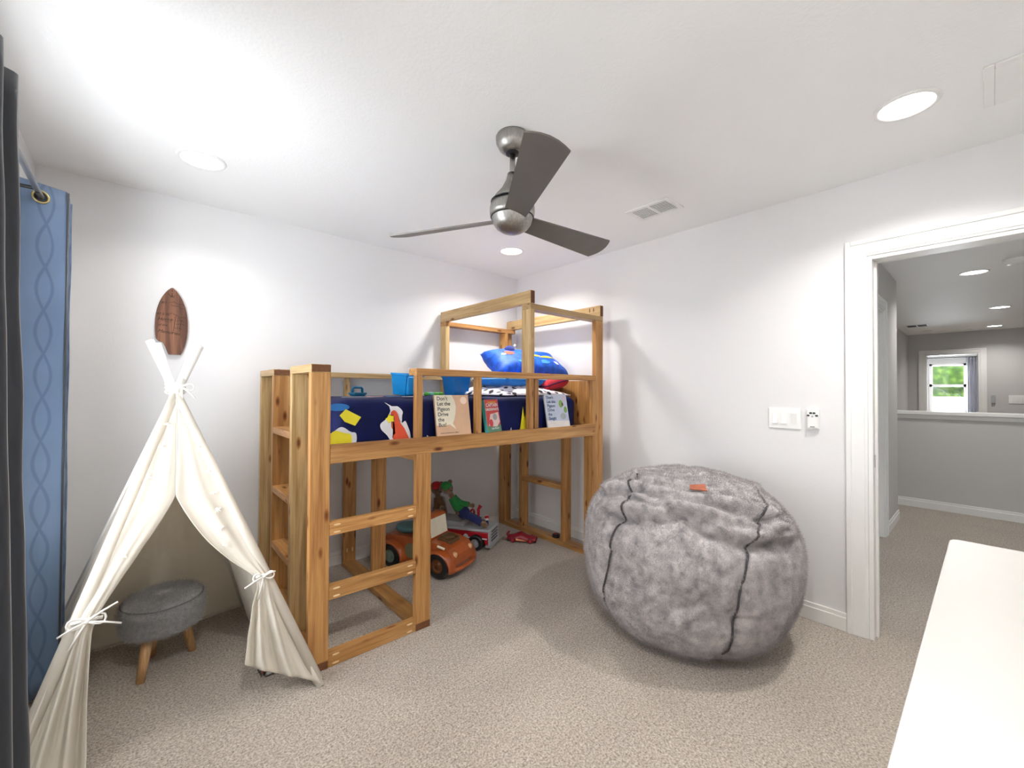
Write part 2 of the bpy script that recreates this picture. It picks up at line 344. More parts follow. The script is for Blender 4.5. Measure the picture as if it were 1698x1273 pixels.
def hall():
    b = MB().box(T, 1.24, -2.58, -2.58+T, 0, H).box(2.12, 2.95, -2.58, -2.58+T, 0, H).box(1.24, 2.12, -2.58, -2.58+T, 2.03, H).box(2.95-T, 2.95, -2.58+T, 1.5, 0, H)
    struct(b.build('wall_hall_side', M_HALL))
    r = casing('door_2', -2.58, -1, 1.24, 2.12, 2.03, axis='y')
    b = MB().box(1.265, 2.095, -2.50, -2.465, .01, 2.01)
    for (x0, x1) in ((1.38, 1.98),):
        for (z0, z1) in ((.2, .95), (1.1, 1.85)): b.box(x0, x1, -2.508, -2.50, z0, z1)
    b.build('door_slab', M_TRIM, r, bevel=.004)
    struct(MB().box(T, 9, -4.75, -4.65, 0, H).build('wall_hall_right', M_HALL))
    struct(MB().box(2.95, 8.80, -2.12, -2.02, 0, H).build('wall_hall_far_side', M_HALL))
    hw = struct(MB().box(3.71, 3.83, -4.65, -2.12, 0, 1.02).build('wall_stair_half', M_HALL))
    struct(MB().box(3.67, 3.87, -4.65, -2.12, 1.045, 1.085).box(3.695, 3.845, -4.65, -2.12, 1.0, 1.045).build('trim_half_wall_cap', M_TRIM, bevel=.006))
    X = 8.713
    struct(MB().box(X, X+T, -2.36, -2.02, 0, H).box(X, X+T, -4.7, -3.09, 0, H).box(X, X+T, -3.09, -2.36, 2.03, H).build('wall_hall_end', M_HALL))
    r3 = casing('door_3', X, -1, -3.09, -2.36, 2.03, cw=.085)
    # bright room beyond with a window
    struct(MB().box(X+T, 12.1, -1.6, -1.5, 0, H).build('wall_far_room_left', M_HALL)); struct(MB().box(X+T, 12.1, -4.75, -4.65, 0, H).build('wall_far_room_right', M_HALL))
    y0, y1, z0, z1 = -2.84, -2.20, .75, 2.0
    struct(MB().box(12, 12.12, -4.7, y0, 0, H).box(12, 12.12, y1, -1.5, 0, H).box(12, 12.12, y0, y1, 0, z0).box(12, 12.12, y0, y1, z1, H).build('wall_far_room_end', M_HALL))
    b = MB(); zm = 1.46
    for a in ((y0, y0+.05, z0, z1), (y1-.05, y1, z0, z1), (y0, y1, z0, z0+.05), (y0, y1, z1-.05, z1), (y0, y1, zm-.03, zm+.03)): b.box(12.03, 12.08, *a)
    light('far_room_fill', 'AREA', (10.4, -2.9, H-.03), 14, (1, 1, 1), shape='DISK', size=.3)  # added fill that brightens the far room and window frame
    wf = struct(b.build('window_2', M_TRIM)); MB().box(12.05, 12.054, y0+.04, y1-.04, z0+.04, z1-.04).build('window_glass', M_GLASS, wf)
    # grey curtain beside that window, hung on a short rod
    c = thing('window_curtain', (11.9, -2.98, 0), 'grey curtain hanging beside the far window seen through the hall doorway', 'curtain')
    MB().grid(lambda u, v: Vector((11.86+.035*math.cos(u*6*2*PI), -2.84-.30*u, .01+2.12*v)), 72, 4).build('curtain_panel', cloth('grey_curtain', sr(190, 190, 196), trans=.4), c, smooth=True, solid=.003)
    MB().tube([(11.88, -3.2, 2.14), (11.88, -1.75, 2.14)], .012).tube([(11.88, -3.18, 2.14), (12, -3.18, 2.14)], .008).tube([(11.88, -1.9, 2.14), (12, -1.9, 2.14)], .008).build('curtain_rod', M_BLACK, c)
    # switch plate and remote on the hall end wall
    p = thing('hall_switch_plate', (X, -3.53, 1.11), 'small white switch plate on the far hall wall', 'light switch')
    MB().box(X-.008, X, -3.64, -3.43, 1.10, 1.25).build('cover_plate', M_WHITEPL, p, bevel=.003)
    for k in range(3): MB().box(X-.013, X-.007, -3.60+k*.055, -3.57+k*.055, 1.13, 1.21).build('rocker', M_WHITEPL, p, bevel=.002)
    MB().box(X-.03, X, -3.275, -3.225, 1.10, 1.25).build('thermostat_box', M_GREY, bevel=.008).update_tag()
    tag(SC.objects['thermostat_box'], 'slim grey remote holder on the far hall wall beside the doorway', 'remote holder')
hall()

def outside():
    struct(MB().box(12.3, 60, -40, 40, -3.2, -3).build('ground_outside', C('pale_driveway', 225, 222, 212, .9)))
    M_LEAF = fur('sunlit_leaves', sr(48, 82, 26), sr(96, 142, 44), sr(170, 200, 92), 3, 14); M_BARK = C('bark', 150, 130, 110, .9)
    def tree(x, y, h, r, label):
        t = thing('garden_tree', (x, y, -3), label, 'tree', 'trees seen through the far window')
        MB().tube([(x, y, -3), (x+.1, y-.05, -3+h*.5), (x, y+.1, -3+h*.8)], [.16, .12, .07]).build('trunk', M_BARK, t, smooth=True)
        b = MB()
        for k in range(14):
            c = Vector((random.gauss(0, r*.45), random.gauss(0, r*.45), random.uniform(-.5, .5)*r)); b.ball((x+c.x, y+c.y, -3+h*.72+c.z), r*random.uniform(.28, .5), 12)
        o = b.build('crown', M_LEAF, t, smooth=True)
        d = o.modifiers.new('leafy', 'DISPLACE'); tx = bpy.data.textures.new('leafy', 'CLOUDS'); tx.noise_scale = .35; d.texture = tx; d.strength = .5
    tag(MB().box(20, 28, -9, 3, -3, 1.0).box(19.9, 28.1, -9.1, 3.1, 1.0, 1.06).build('low_white_building', C('white_render', 240, 240, 236, .9)), 'low white flat-roofed building glimpsed at the bottom of the far window', 'building')
    tree(30, -3.9, 5.6, 1.6, 'leafy garden tree seen through the far window, left of the others'); tree(31, -1.2, 6.4, 2.4, 'broad bright green tree seen through the far window')
    tree(33, -5.8, 6.8, 2.6, 'tall garden tree seen through the right side of the far window'); tree(30, -2.6, 5.0, 1.1, 'low dark shrub-like tree seen through the far window')
    tree(38, -2.8, 9, 3.4, 'large tree standing furthest off beyond the far window')
outside()

# ------------------------------------------------------------------ ceiling fixtures
def downlight(x, y, label, r=.085, cat='ceiling light', group='recessed ceiling lights', watt=LAMP_W):
    t = thing('recessed_ceiling_light', (x, y, H), label, cat, group)
    MB().lathe([(r+.018, 0), (r+.016, -.004), (r+.002, -.007), (r-.002, -.002), (r-.002, 0)], Matrix.Translation((x, y, H)), 40, close=False).build('trim_ring', M_WHITEPL, t, smooth=True)
    MB().lathe([(0, -.006), (r*.7, -.0055), (r-.003, -.003)], Matrix.Translation((x, y, H)), 40, close=False).build('diffuser', M_LAMP, t, smooth=True)
    l = light('downlight_lamp', 'AREA', (x, y, H-.012), watt, (1, .975, .94), shape='DISK', size=2*r*.9); l.data.spread = math.radians(138)
for (x, y, s), k in zip(DOWNLIGHTS, (.30, .8, .85, 1.2)): downlight(x, y, 'lit round recessed ceiling light '+s, watt=LAMP_W*k)
for (x, y), s in zip(HALL_LIGHTS, ('nearest the doorway', 'in the middle of the hall', 'farthest down the hall')):
    downlight(x, y, 'lit round recessed hall ceiling light '+s, group='recessed hall lights', watt=HALL_W)
def vent(x0, x1, y0, y1, name, label, cat, banks, slat_n, along='x'):
    t = thing(name, ((x0+x1)/2, (y0+y1)/2, H), label, cat)
    fw = .028
    b = MB().box(x0, x1, y0, y0+fw, H-.008, H).box(x0, x1, y1-fw, y1, H-.008, H).box(x0, x0+fw, y0+fw, y1-fw, H-.008, H).box(x1-fw, x1, y0+fw, y1-fw, H-.008, H)
    if banks == 2: b.box(x0+fw, x1-fw, (y0+y1)/2-.008, (y0+y1)/2+.008, H-.008, H)
    b.build('grille_frame', M_WHITEPL, t, bevel=.003)
    MB().box(x0+fw-.002, x1-fw+.002, y0+fw-.002, y1-fw+.002, H-.0012, H).build('backing', M_GAPSHADE if banks == 2 else M_GREY, t)  # flat sheet coloured as the shaded gaps behind the slats
    return t, fw
t, fw = vent(-.59, -.385, -1.97, -1.68, 'supply_air_vent', 'white ceiling air vent with two louvre banks beyond the fan', 'air vent', 2, 8)
for k in range(8):
    xx = -.59+fw+.010+k*.0178
    for (ya, yb) in ((-1.97+fw, -1.833), (-1.817, -1.68-fw)):
        MB().obox(Matrix.Translation((xx, (ya+yb)/2, H-.006)) @ Matrix.Rotation(.12, 4, 'Y'), .0070, yb-ya, .0015).build('louvre', M_WHITEPL, t)
t, fw = vent(-.69, -.375, -3.60, -3.205, 'return_air_grille', 'large white return air grille in the ceiling corner near the doorway', 'air vent', 1, 20)
for k in range(20):
    xx = -.69+fw+.008+k*.0131
    MB().obox(Matrix.Translation((xx, -3.4025, H-.005)) @ Matrix.Rotation(.5, 4, 'Y'), .008, .395-2*fw, .0015).build('louvre', M_WHITEPL, t)
t = thing('smoke_detector', (2.70, -3.36, H), 'round white smoke detector on the hall ceiling near the first light', 'smoke detector')
MB().lathe([(.072, 0), (.072, -.012), (.062, -.022)], Matrix.Translation((2.70, -3.36, H)), 32).build('mounting_base', M_WHITEPL, t); MB().lathe([(.055, -.022), (.05, -.04), (.02, -.045), (0, -.045)], Matrix.Translation((2.70, -3.36, H)), 32, close=False).build('cover', M_WHITEPL, t, smooth=True)
t = thing('far_smoke_detector', (8.04, -2.45, H), 'small round white smoke detector at the far end of the hall ceiling', 'smoke detector')
MB().lathe([(.07, 0), (.07, -.015), (.05, -.035), (0, -.038)], Matrix.Translation((8.04, -2.45, H)), 24, close=False).build('cover', M_WHITEPL, t)
t = thing('hall_air_vent', (7.1, -2.4, H), 'small dark slotted air vent in the hall ceiling', 'air vent')
MB().box(6.98, 7.24, -2.53, -2.25, H-.006, H).build('grille_frame', M_WHITEPL, t); MB().box(7.0, 7.22, -2.51, -2.40, H-.010, H-.006).box(7.0, 7.22, -2.38, -2.27, H-.010, H-.006).build('louvre', M_GAPSHADE, t)  # dark boxes paint the shade in the slots
tag(MB().box(8.3, 8.62, -3.0, -2.55, H-.01, H).build('attic_hatch_panel', M_WHITEPL, bevel=.003), 'flat white panel in the hall ceiling above the far doorway', 'panel')

def fan():
    cx, cy = -1.657, -1.807; M0 = Matrix.Translation((cx, cy, 0))
    t = thing('ceiling_fan', (cx, cy, H), 'three-bladed brushed nickel ceiling fan hanging in the middle of the room', 'ceiling fan')
    MB().lathe([(.070, H), (.076, H-.012), (.074, H-.035), (.060, H-.062), (.040, H-.078), (.024, H-.080)], M0, 40).build('canopy', M_NICKEL, t, smooth=True)
    MB().lathe([(.030, H-.079), (.030, H-.084), (.018, H-.086)], M0, 24).build('canopy_collar', M_BLACK, t)
    MB().tube([(cx, cy, H-.07), (cx, cy, 2.24)], .0125, 20).build('downrod', M_NICKEL, t, smooth=True)
    MB().lathe([(.015, 2.27), (.022, 2.268), (.028, 2.24), (.048, 2.20), (.078, 2.165), (.093, 2.140)], M0, 40).build('upper_housing', M_NICKEL, t, smooth=True)
    MB().lathe([(.0965, 2.1415), (.0965, 2.1365)], M0, 40).build('seam_ring', M_BLACK, t)  # dark ring marking the housing seam
    MB().lathe([(.094, 2.137), (.100, 2.115), (.101, 2.095), (.098, 2.072)], M0, 40).build('motor_housing', M_NICKEL, t, smooth=True)
    MB().lathe([(.0965, 2.073), (.0965, 2.068)], M0, 40).build('seam_ring', M_BLACK, t)
    MB().lathe([(.093, 2.068), (.086, 2.045), (.070, 2.022), (.045, 2.006), (.018, 2.0005), (0, 2.0)], M0, 40, close=False).build('bottom_cap', M_NICKEL, t, smooth=True)
    MB().ball((cx-.030, cy-.040, 2.225), .004, 8).build('set_screw', M_BLACK, t)
    for ang in (-2, 118, -121):
        a = math.radians(ang); p = math.radians(-17)
        Mb = M0 @ Matrix.Translation((0, 0, 2.062)) @ Matrix.Rotation(a, 4, 'Z') @ Matrix.Rotation(p, 4, 'X')
        b = MB(); N = 14; top = []; 
        def edge(u):  # half widths along the blade
            return .048+.029*u
        out = []
        for i in range(N+1): u = i/N; out.append((.075+u*.525, -edge(u)))
        for i in range(1, 8): q = -PI/2+PI*i/8; tq = math.sin(q); out.append((.60+.030*(1-tq*tq), .077*tq))
        for i in range(N, -1, -1): u = i/N; out.append((.075+u*.525, edge(u)))
        vs0 = [b.bm.verts.new(Mb @ Vector((x, y, -.003+.10*(y*y)))) for x, y in out]; vs1 = [b.bm.verts.new(Mb @ Vector((x, y, .003+.10*(y*y)))) for x, y in out]
        b.bm.faces.new(vs0[::-1]); b.bm.faces.new(vs1)
        for i in range(len(out)): j = (i+1) % len(out); b.bm.faces.new([vs0[i], vs0[j], vs1[j], vs1[i]])
        b.build('fan_blade', M_BLADE, t)
fan()

# ------------------------------------------------------------------ wall plates
def plates():
    t = thing('light_switch_plate', (0, -2.40, 1.14), 'white triple light switch plate on the wall left of the doorway', 'light switch')
    MB().box(-.007, 0, -2.485, -2.315, 1.078, 1.202).build('cover_plate', M_WHITEPL, t, bevel=.004)
    for k, y in enumerate((-2.352, -2.400, -2.448)):
        MB().box(-.0085, -.0065, y-.0175, y+.0175, 1.105, 1.175).build('switch_frame', M_GREY if False else M_WHITEPL, t)
        b = MB(); s = 1 if k < 2 else -1
        b.prism([(-.0085, 1.108), (-.0085-.006*(s > 0), 1.108), (-.011, 1.14), (-.0085-.006*(s < 0), 1.172), (-.0085, 1.172)], y-.0145, y+.0145); b.build('rocker', M_WHITEPL, t, bevel=.001)
    t = thing('fan_remote', (0, -2.544, 1.14), 'white wall-mounted fan remote with four dark buttons beside the door casing', 'remote control')
    MB().box(-.016, 0, -2.575, -2.512, 1.083, 1.205).build('holder', M_WHITEPL, t, bevel=.006, seg=3)
    MB().box(-.024, -.014, -2.570, -2.517, 1.090, 1.202).build('handset', M_WHITEPL, t, bevel=.006, seg=3)
    for dy, dz in ((-.020, .165), (-.008, .179), (.008, .179), (.020, .165)):
        MB().lathe([(0, 0), (.0075, 0), (.007, .003), (0, .003)], Matrix.Translation((-.024, -2.5435+dy, 1.0+dz-.002)) @ Matrix.Rotation(-PI/2, 4, 'Y') @ Matrix.Diagonal((.75, 1, 1, 1)), 14, close=False).build('button', M_BLACK, t)
    MB().lathe([(0, 0), (.005, 0), (.0045, .003), (0, .003)], Matrix.Translation((-.024, -2.5435, 1.158)) @ Matrix.Rotation(-PI/2, 4, 'Y'), 14, close=False).build('button', M_GREY, t)
    MB().box(-.0255, -.0238, -2.555, -2.532, 1.097, 1.1015).build('brand_mark', C('grey_mark', 120, 122, 126), t)
plates()

# ------------------------------------------------------------------ loft bed
A_, B_ = .038, .089
M_WPL = C('wood_plug', 236, 206, 160, .6)
def bed():
    bd = thing('loft_bed', (-1.215, -.6, 0), 'low pine loft bed of stained boards with a house-shaped open roof frame and ladders', 'loft bed')
    def bd_(name, x0, x1, y0, y1, z0, z1, m): return MB().box(x0, x1, y0, y1, z0, z1).build(name, m, bd, bevel=.003)
    xl, xr, yf, yb = -2.311, -.119, -1.165, -.022
    # left end: sill, four boards in two capped pairs, flat steps between the pairs
    bd_('sill', xl, xl+B_, yf, yb, 0, A_, WY)
    for y0, m in ((yf, WZ), (-.84, PZ), (-.435, WZ), (-.10, PZ)): bd_('end_post', xl, xl+B_, y0, y0+A_, A_, 1.378, m)
    o = bd_('cap', xl, xl+B_, yf, -.802, 1.378, 1.416, PY); bd_('cap', xl, xl+B_, -.435, -.062, 1.378, 1.416, PY)
    for y in (yf, -.435): MB().box(xl+.003, xl+B_-.003, y-.0012, y+.002, 1.381, 1.413).build('end_grain_face', M_END, bd)
    for z in (1.078, .735, .415, .12): bd_('ladder_step', xl, xl+B_, -.802, -.435, z-A_, z, WY)
    bd_('end_rail', xl+B_, xl+B_+A_, yf+A_, yb, .94, 1.029, WY)
    # front
    bd_('front_rail', xl+B_, -.21, yf, yf+A_, .949, 1.037, WX)
    bd_('front_post', -1.77, -1.681, yf, yf+A_, A_, .949, WZ)
    for z0, z1 in ((0.0, .067), (.312, .376), (.612, .674)):
        r = bd_('ladder_rung', xl+B_, -1.77, yf, yf+A_, z0, z1, WX)
        for x in (xl+B_+.035, -1.77-.035):
            for zz in (z0+.014, z1-.014):
                MB().lathe([(0, 0), (1, 0), (.95, .0015), (0, .0015)], Matrix.Translation((x, yf, zz)) @ Matrix.Rotation(PI/2, 4, 'X') @ Matrix.Diagonal((.017, .0042, 1, 1)), 16, close=False).build('pocket_hole_plug', M_WPL, r)
    bd_('sill', -1.77, -1.681, yf, yb-.03, 0, A_, WY)
    MB().box(-1.768, -1.683, yf-.0015, yf+.002, .001, A_-.002).build('end_grain_face', M_END, bd)
    MB().box(xl+.002, xl+B_-.002, yf-.0015, yf+.002, .001, A_-.002).build('end_grain_face', M_END, bd)
    p = bd_('inner_post', -1.77, -1.681, -.09, -.052, A_, .911, WZ)
    for x in (-1.745, -1.706): MB().lathe([(0, 0), (1, 0), (0, .002)], Matrix.Translation((x, -.09, .12)) @ Matrix.Rotation(PI/2, 4, 'X') @ Matrix.Diagonal((.0042, .017, 1, 1)), 14, close=False).build('pocket_hole_plug', M_WPL, p)
    bd_('inner_post', -1.77, -1.681, -.60, -.562, A_, .911, WZ)
    bd_('joist', -1.77, -1.681, yf+A_, yb, .911, .949, WY)
    # right end
    bd_('sill', -.247, -.158, yf+.0, yb, 0, A_, WY)
    bd_('corner_post', -.21, xr, yf, yf+A_, A_, 1.852, WZ); bd_('corner_post', -.247, -.21, yf+.002, yf+B_, A_, .949, WZ)
    bd_('corner_post', -.247, -.209, -.11, yb, A_, 1.852, WZ); bd_('corner_post', -.209, -.12, -.058, yb, 0, 1.852, WZ)
    bd_('inner_post', -.235, -.146, -.86, -.822, A_, .95, WZ); bd_('inner_post', -.235, -.146, -.337, -.299, A_, .95, WZ)
    bd_('ladder_step', -.235, -.146, -.822, -.337, .463, .501, WY); bd_('end_rail', -.209, -.171, yf+A_, -.06, .95, 1.037, WY)
    # platform
    bd_('back_rail', xl+B_, -.247, yb-A_, yb, .949, 1.037, WX)
    for k in range(9): bd_('slat', xl+B_+A_+.08+k*.215, xl+B_+A_+.15+k*.215, yf+A_, yb-A_, .975, .995, WY)
    # guard rails
    bd_('guard_rail', -1.775, -.21, yf, yf+B_, 1.378, 1.416, WX)
    for x0, y0, z0 in ((-1.775, yf, 1.037), (-1.371, yf, 1.037), (-.930, yf, 1.037), (-.838, yf+A_+.004, 1.0), (-.248, yf, 1.037)): bd_('baluster', x0, x0+A_, y0, y0+A_, z0, 1.378, WZ)
    bd_('guard_rail', xl+B_, -.247, -.11, yb, 1.382, 1.420, PX)
    for x0 in (-1.765, -1.33, -.56): bd_('baluster', x0, x0+.034, -.075, -.041, 1.037, 1.382, PZ)
    MB().box(-.2085, -.196, yf+A_, -.06, 1.037, 1.378).build('end_panel', WZ, bd, bevel=.001)
    # roof frame
    bd_('roof_post', -.924, -.886, yf, yf+B_, 1.416, 1.852, PZ); bd_('roof_post', -.924, -.886, -.11, yb, 1.037, 1.852, PZ)
    bd_('roof_rail', -.924, xr, yf, yf+B_, 1.852, 1.890, PX); bd_('roof_rail', -.924, xr, -.11, yb, 1.852, 1.890, WX)
    bd_('roof_beam', -.924, -.886, yf, yb, 1.890, 1.979, PY); rb = bd_('roof_beam', -.157, -.119, yf, yb, 1.890, 1.979, PY)
    for x0, x1 in ((-.9225, -.8875), (-.1555, -.1205)): MB().box(x0, x1, yf-.0014, yf+.002, 1.893, 1.976).build('end_grain_face', M_END, bd)
    for y in (-1.10, -1.06): MB().lathe([(0, 0), (1, 0), (0, .002)], Matrix.Translation((-.157, y, 1.95)) @ Matrix.Rotation(-PI/2, 4, 'Y') @ Matrix.Diagonal((.018, .006, 1, 1)), 12, close=False).build('pocket_hole', M_END, rb)
bed()

# mattress with a printed navy sheet
def sbox(x0, x1, y0, y1, z0, z1, e=.16, rx=.06):
    """rounded box surface function for grid(), wobbling like cloth"""
    cx, cy, cz = (x0+x1)/2, (y0+y1)/2, (z0+z1)/2; a, b, c = (x1-x0)/2, (y1-y0)/2, (z1-z0)/2
    def fn(u, v):
        al = 2*PI*u; be = -PI/2+PI*v
        def pw(t, p): return math.copysign(abs(t)**p, t)
        cb = pw(math.cos(be), .28)
        x = a*cb*pw(math.cos(al), .12); y = b*cb*pw(math.sin(al), .12); z = c*pw(math.sin(be), .5)
        n = noise.noise(Vector((x*3, y*3, z*5)))*.008
        return Vector((cx+x, cy+y+n, cz+z+n*.6))
    return fn
mt = thing('mattress', (-1.25, -.6, .995), 'mattress on the loft bed in a navy fitted sheet with bright printed shapes', 'mattress')
def mattress():
    x0, x1, y0, y1, z0, z1 = -2.17, -.36, -1.105, -.13, .998, 1.252
    b = MB(); N = 60
    def P_(x, y, z): 
        n = noise.noise(Vector((x*2.5, y*2.5, z*6)))*.006+noise.noise(Vector((x*9+3, y*7, z*3)))*.003
        return Vector((x, y+n, z+n))
    prof = []                                     # cross-section in y,z, rounded
    r = .045
    for cy, cz, a0 in ((y0+r, z0+r, PI), (y1-r, z0+r, 1.5*PI), (y1-r, z1-r, 0), (y0+r, z1-r, PI/2)):
        for k in range(6): a = a0+(PI/2)*k/5; prof.append((cy+r*math.cos(a), cz+r*math.sin(a)))
    P2 = []
    for i in range(len(prof)):
        (ya, za), (yb_, zb) = prof[i], prof[(i+1) % len(prof)]; L = math.hypot(yb_-ya, zb-za); n = max(1, int(L/.05))
        for k in range(n): P2.append((ya+(yb_-ya)*k/n, za+(zb-za)*k/n))
    cyc, czc = (y0+y1)/2, (z0+z1)/2
    def fn(u, v):
        y, z = P2[int(round(v*len(P2))) % len(P2)]
        x = x0+(x1-x0)*u; e = min(x-x0, x1-x); k = 1.0
        if e < .07: q = 1-e/.07; k = 1-(1-math.sqrt(max(0, 1-q*q)))*.5; 
        zz = czc+(z-czc)*k; yy = cyc+(y-cyc)*(1-(1-k)*.25)
        return P_(x, yy, zz)
    b.grid(fn, N, len(P2)); 
    b.build('fitted_sheet', M_NAVY, mt, smooth=True, merge=True)
    # ends
    for s, x in ((0, x0), (1, x1)):
        b = MB(); vs = []
        for i in range(len(P2)): vs.append(b.bm.verts.new(fn(s, i/len(P2))))
        b.bm.faces.new(vs); b.build('sheet_end', M_NAVY, mt)
    def blob(name, pts, m, dy=0, nm='printed_shape'):
        """front print: pts in x,z on the mattress front"""
        if len(pts) > 10 and nm == 'printed_shape' and name == 'p':
            q = []
            for i in range(len(pts)):
                p0, p1, p2, p3 = (pts[(i+j) % len(pts)] for j in (-1, 0, 1, 2))
                for k in range(4):
                    u = k/4; q.append(tuple(.5*((2*p1[c])+(-p0[c]+p2[c])*u+(2*p0[c]-5*p1[c]+4*p2[c]-p3[c])*u*u+(-p0[c]+3*p1[c]-3*p2[c]+p3[c])*u**3) for c in (0, 1)))
            pts = q
        b = MB(); yy = y0-.0105-dy
        a = [b.bm.verts.new((x, yy+.35*max(0, z-1.20)**1.0, z)) for x, z in pts]; b.bm.faces.new(a)
        bmesh.ops.triangulate(b.bm, faces=b.bm.faces)
        return b.build(nm, m, mt)
    blob('p', [(-1.93, 1.232), (-1.90, 1.20), (-1.92, 1.15), (-1.955, 1.12), (-1.95, 1.09), (-1.92, 1.06), (-1.90, 1.03), (-1.89, 1.012), (-1.79, 1.012), (-1.785, 1.06), (-1.80, 1.10), (-1.815, 1.13), (-1.835, 1.12), (-1.84, 1.15), (-1.83, 1.18), (-1.86, 1.21), (-1.88, 1.205)], M_WPRINT)
    blob('p', [(-1.90, 1.175), (-1.88, 1.19), (-1.86, 1.17), (-1.85, 1.13), (-1.82, 1.09), (-1.80, 1.05), (-1.79, 1.03), (-1.77, 1.012), (-1.86, 1.015), (-1.89, 1.05), (-1.87, 1.07), (-1.895, 1.10), (-1.89, 1.14)], M_RPRINT, .001)
    blob('p', [(-1.915+.028*math.cos(k*PI/5)*(1 if k % 2 else .6)+.012, 1.145+.026*math.sin(k*PI/5)*(1 if k % 2 else .6)) for k in range(10)], M_YELLOW, .002)
    blob('p', [(-2.205+.04*math.cos(a)*1.9+.05, 1.055+.052*math.sin(a)+.008*math.sin(5*a)) for a in [2*PI*k/24 for k in range(24)]], M_WPRINT)
    blob('p', [(-2.165+.062*math.cos(a), 1.050+.045*math.sin(a)+.006*math.sin(4*a)) for a in [2*PI*k/24 for k in range(24)]], M_YELLOW, .001)
    blob('b', [(-2.165, 1.172), (-2.135, 1.202), (-2.058, 1.160), (-2.105, 1.142), (-2.088, 1.118), (-2.14, 1.140), (-2.118, 1.160)], M_YELLOW, .001)
    blob('p', [(-2.17+.055*math.cos(a), 1.212+.018*math.sin(a)) for a in [2*PI*k/24 for k in range(24)]], M_BLUE2)
    blob('p', [(-.98, 1.012), (-.965, 1.06), (-.955, 1.12), (-.945, 1.19), (-.935, 1.12), (-.91, 1.10), (-.90, 1.04), (-.89, 1.012)], M_YELLOW)
    blob('p', [(-1.07, 1.012), (-1.06, 1.03), (-1.05, 1.055), (-1.045, 1.03), (-1.03, 1.02), (-1.02, 1.012)], M_WPRINT)
    blob('p', [(-1.69, 1.012), (-1.68, 1.045), (-1.66, 1.025), (-1.62, 1.015)], M_WPRINT)
    def top(pts, m, nm='printed_shape'):
        b = MB(); b.bm.faces.new([b.bm.verts.new((x, y, z1+.0075)) for x, y in pts]); bmesh.ops.triangulate(b.bm, faces=b.bm.faces); b.build(nm, m, mt)
    top([(-2.13, -1.03), (-1.95, -1.04), (-1.98, -.98), (-2.1, -.97)], M_WPRINT); top([(-1.98, -1.0), (-1.88, -.98), (-1.84, -.9), (-1.93, -.86)], C('pink_print', 226, 150, 140))
    top([(-1.80, -1.04), (-1.69, -1.05), (-1.66, -.98), (-1.75, -.95)], M_WPRINT); top([(-1.84, -.95), (-1.70, -.90), (-1.72, -.84), (-1.82, -.86)], M_SKYP)
mattress()

# ------------------------------------------------------------------ things on the bed
def bucket(cx, cy, z, w, d, h, m, label, name='storage_caddy', divided=True, rz=0, handle=False):
    t = thing(name, (cx, cy, z), label, 'storage caddy', rz=rz)
    b = MB(); g = .003; k = .82
    def ring(s, zz, off=0): return [(-w/2*s+off, -d/2*s+off, zz), (w/2*s-off, -d/2*s+off, zz), (w/2*s-off, d/2*s-off, zz), (-w/2*s+off, d/2*s-off, zz)]
    R_ = [ring(k, 0), ring(1, h), ring(1.06, h+.001), ring(1.06, h-.012), ring(1.0, h-.012)]
    R_ = [ring(k, 0), ring(1, h-.012), ring(1.07, h-.012), ring(1.07, h), ring(1, h, g), ring(k, g, g)]
    V = [[b.bm.verts.new(p) for p in r] for r in R_]
    for a, c in zip(V, V[1:]):
        for i in range(4): b.bm.faces.new([a[i], a[(i+1) % 4], c[(i+1) % 4], c[i]])
    b.bm.faces.new(V[0][::-1]); b.bm.faces.new(V[-1]); b.build('body', m, t, local=True, bevel=.004)
    if divided:
        MB().box(-.002, .002, -d*.43, d*.43, g, h*.92).build('divider', m, t, local=True)
        MB().box(-w*.43, w*.43, -.002, .002, g, h*.92).build('divider', m, t, local=True)
    if handle:
        MB().tube([(-w*.45, 0, h*.95), (-w*.44, 0, h+.022), (-w*.34, 0, h+.032), (w*.34, 0, h+.032), (w*.44, 0, h+.022), (w*.45, 0, h*.95)], .008).build('handle', m, t, local=True, smooth=True)
    return t
cd_ = bucket(-1.475, -.46, 1.262, .175, .14, .150, M_BLUE, 'bright blue divided plastic caddy standing at the middle of the mattress', rz=.35)
cd_.rotation_euler = (.10, 0, .35)
for sx in (-.043, .043): MB().prism([(sx-.026, .004), (sx+.026, .004), (sx+.032, .136), (sx-.032, .136)], -.0815, -.055).build('compartment', M_BLUE, cd_, local=True, bevel=.010, seg=3)
bucket(-1.02, -.42, 1.258, .17, .15, .150, M_BLUE2, 'plain mid blue plastic bin behind the tan picture book', name='storage_bin', divided=False, rz=.1)
bucket(-1.885, -.62, 1.258, .075, .07, .022, M_DTEAL, 'small dark teal handled basket at the left end of the mattress', name='handled_basket', divided=False, rz=.2, handle=True)
def toybits():
    t = thing('toy_snake', (-1.60, -.93, 1.262), 'small segmented green and white toy lying on the mattress front edge', 'toy')
    M_W = M_WPRINT
    for k, m in enumerate((M_GREEN, M_W, M_GREEN, C('mint_plastic', 120, 214, 190), M_GREEN, M_GREEN)):
        MB().ball((-1.67+k*.034, -.97+.004*(k % 2), 1.274), (.020, .012, .012), 10).build('segment', m, t, smooth=True)
toybits()
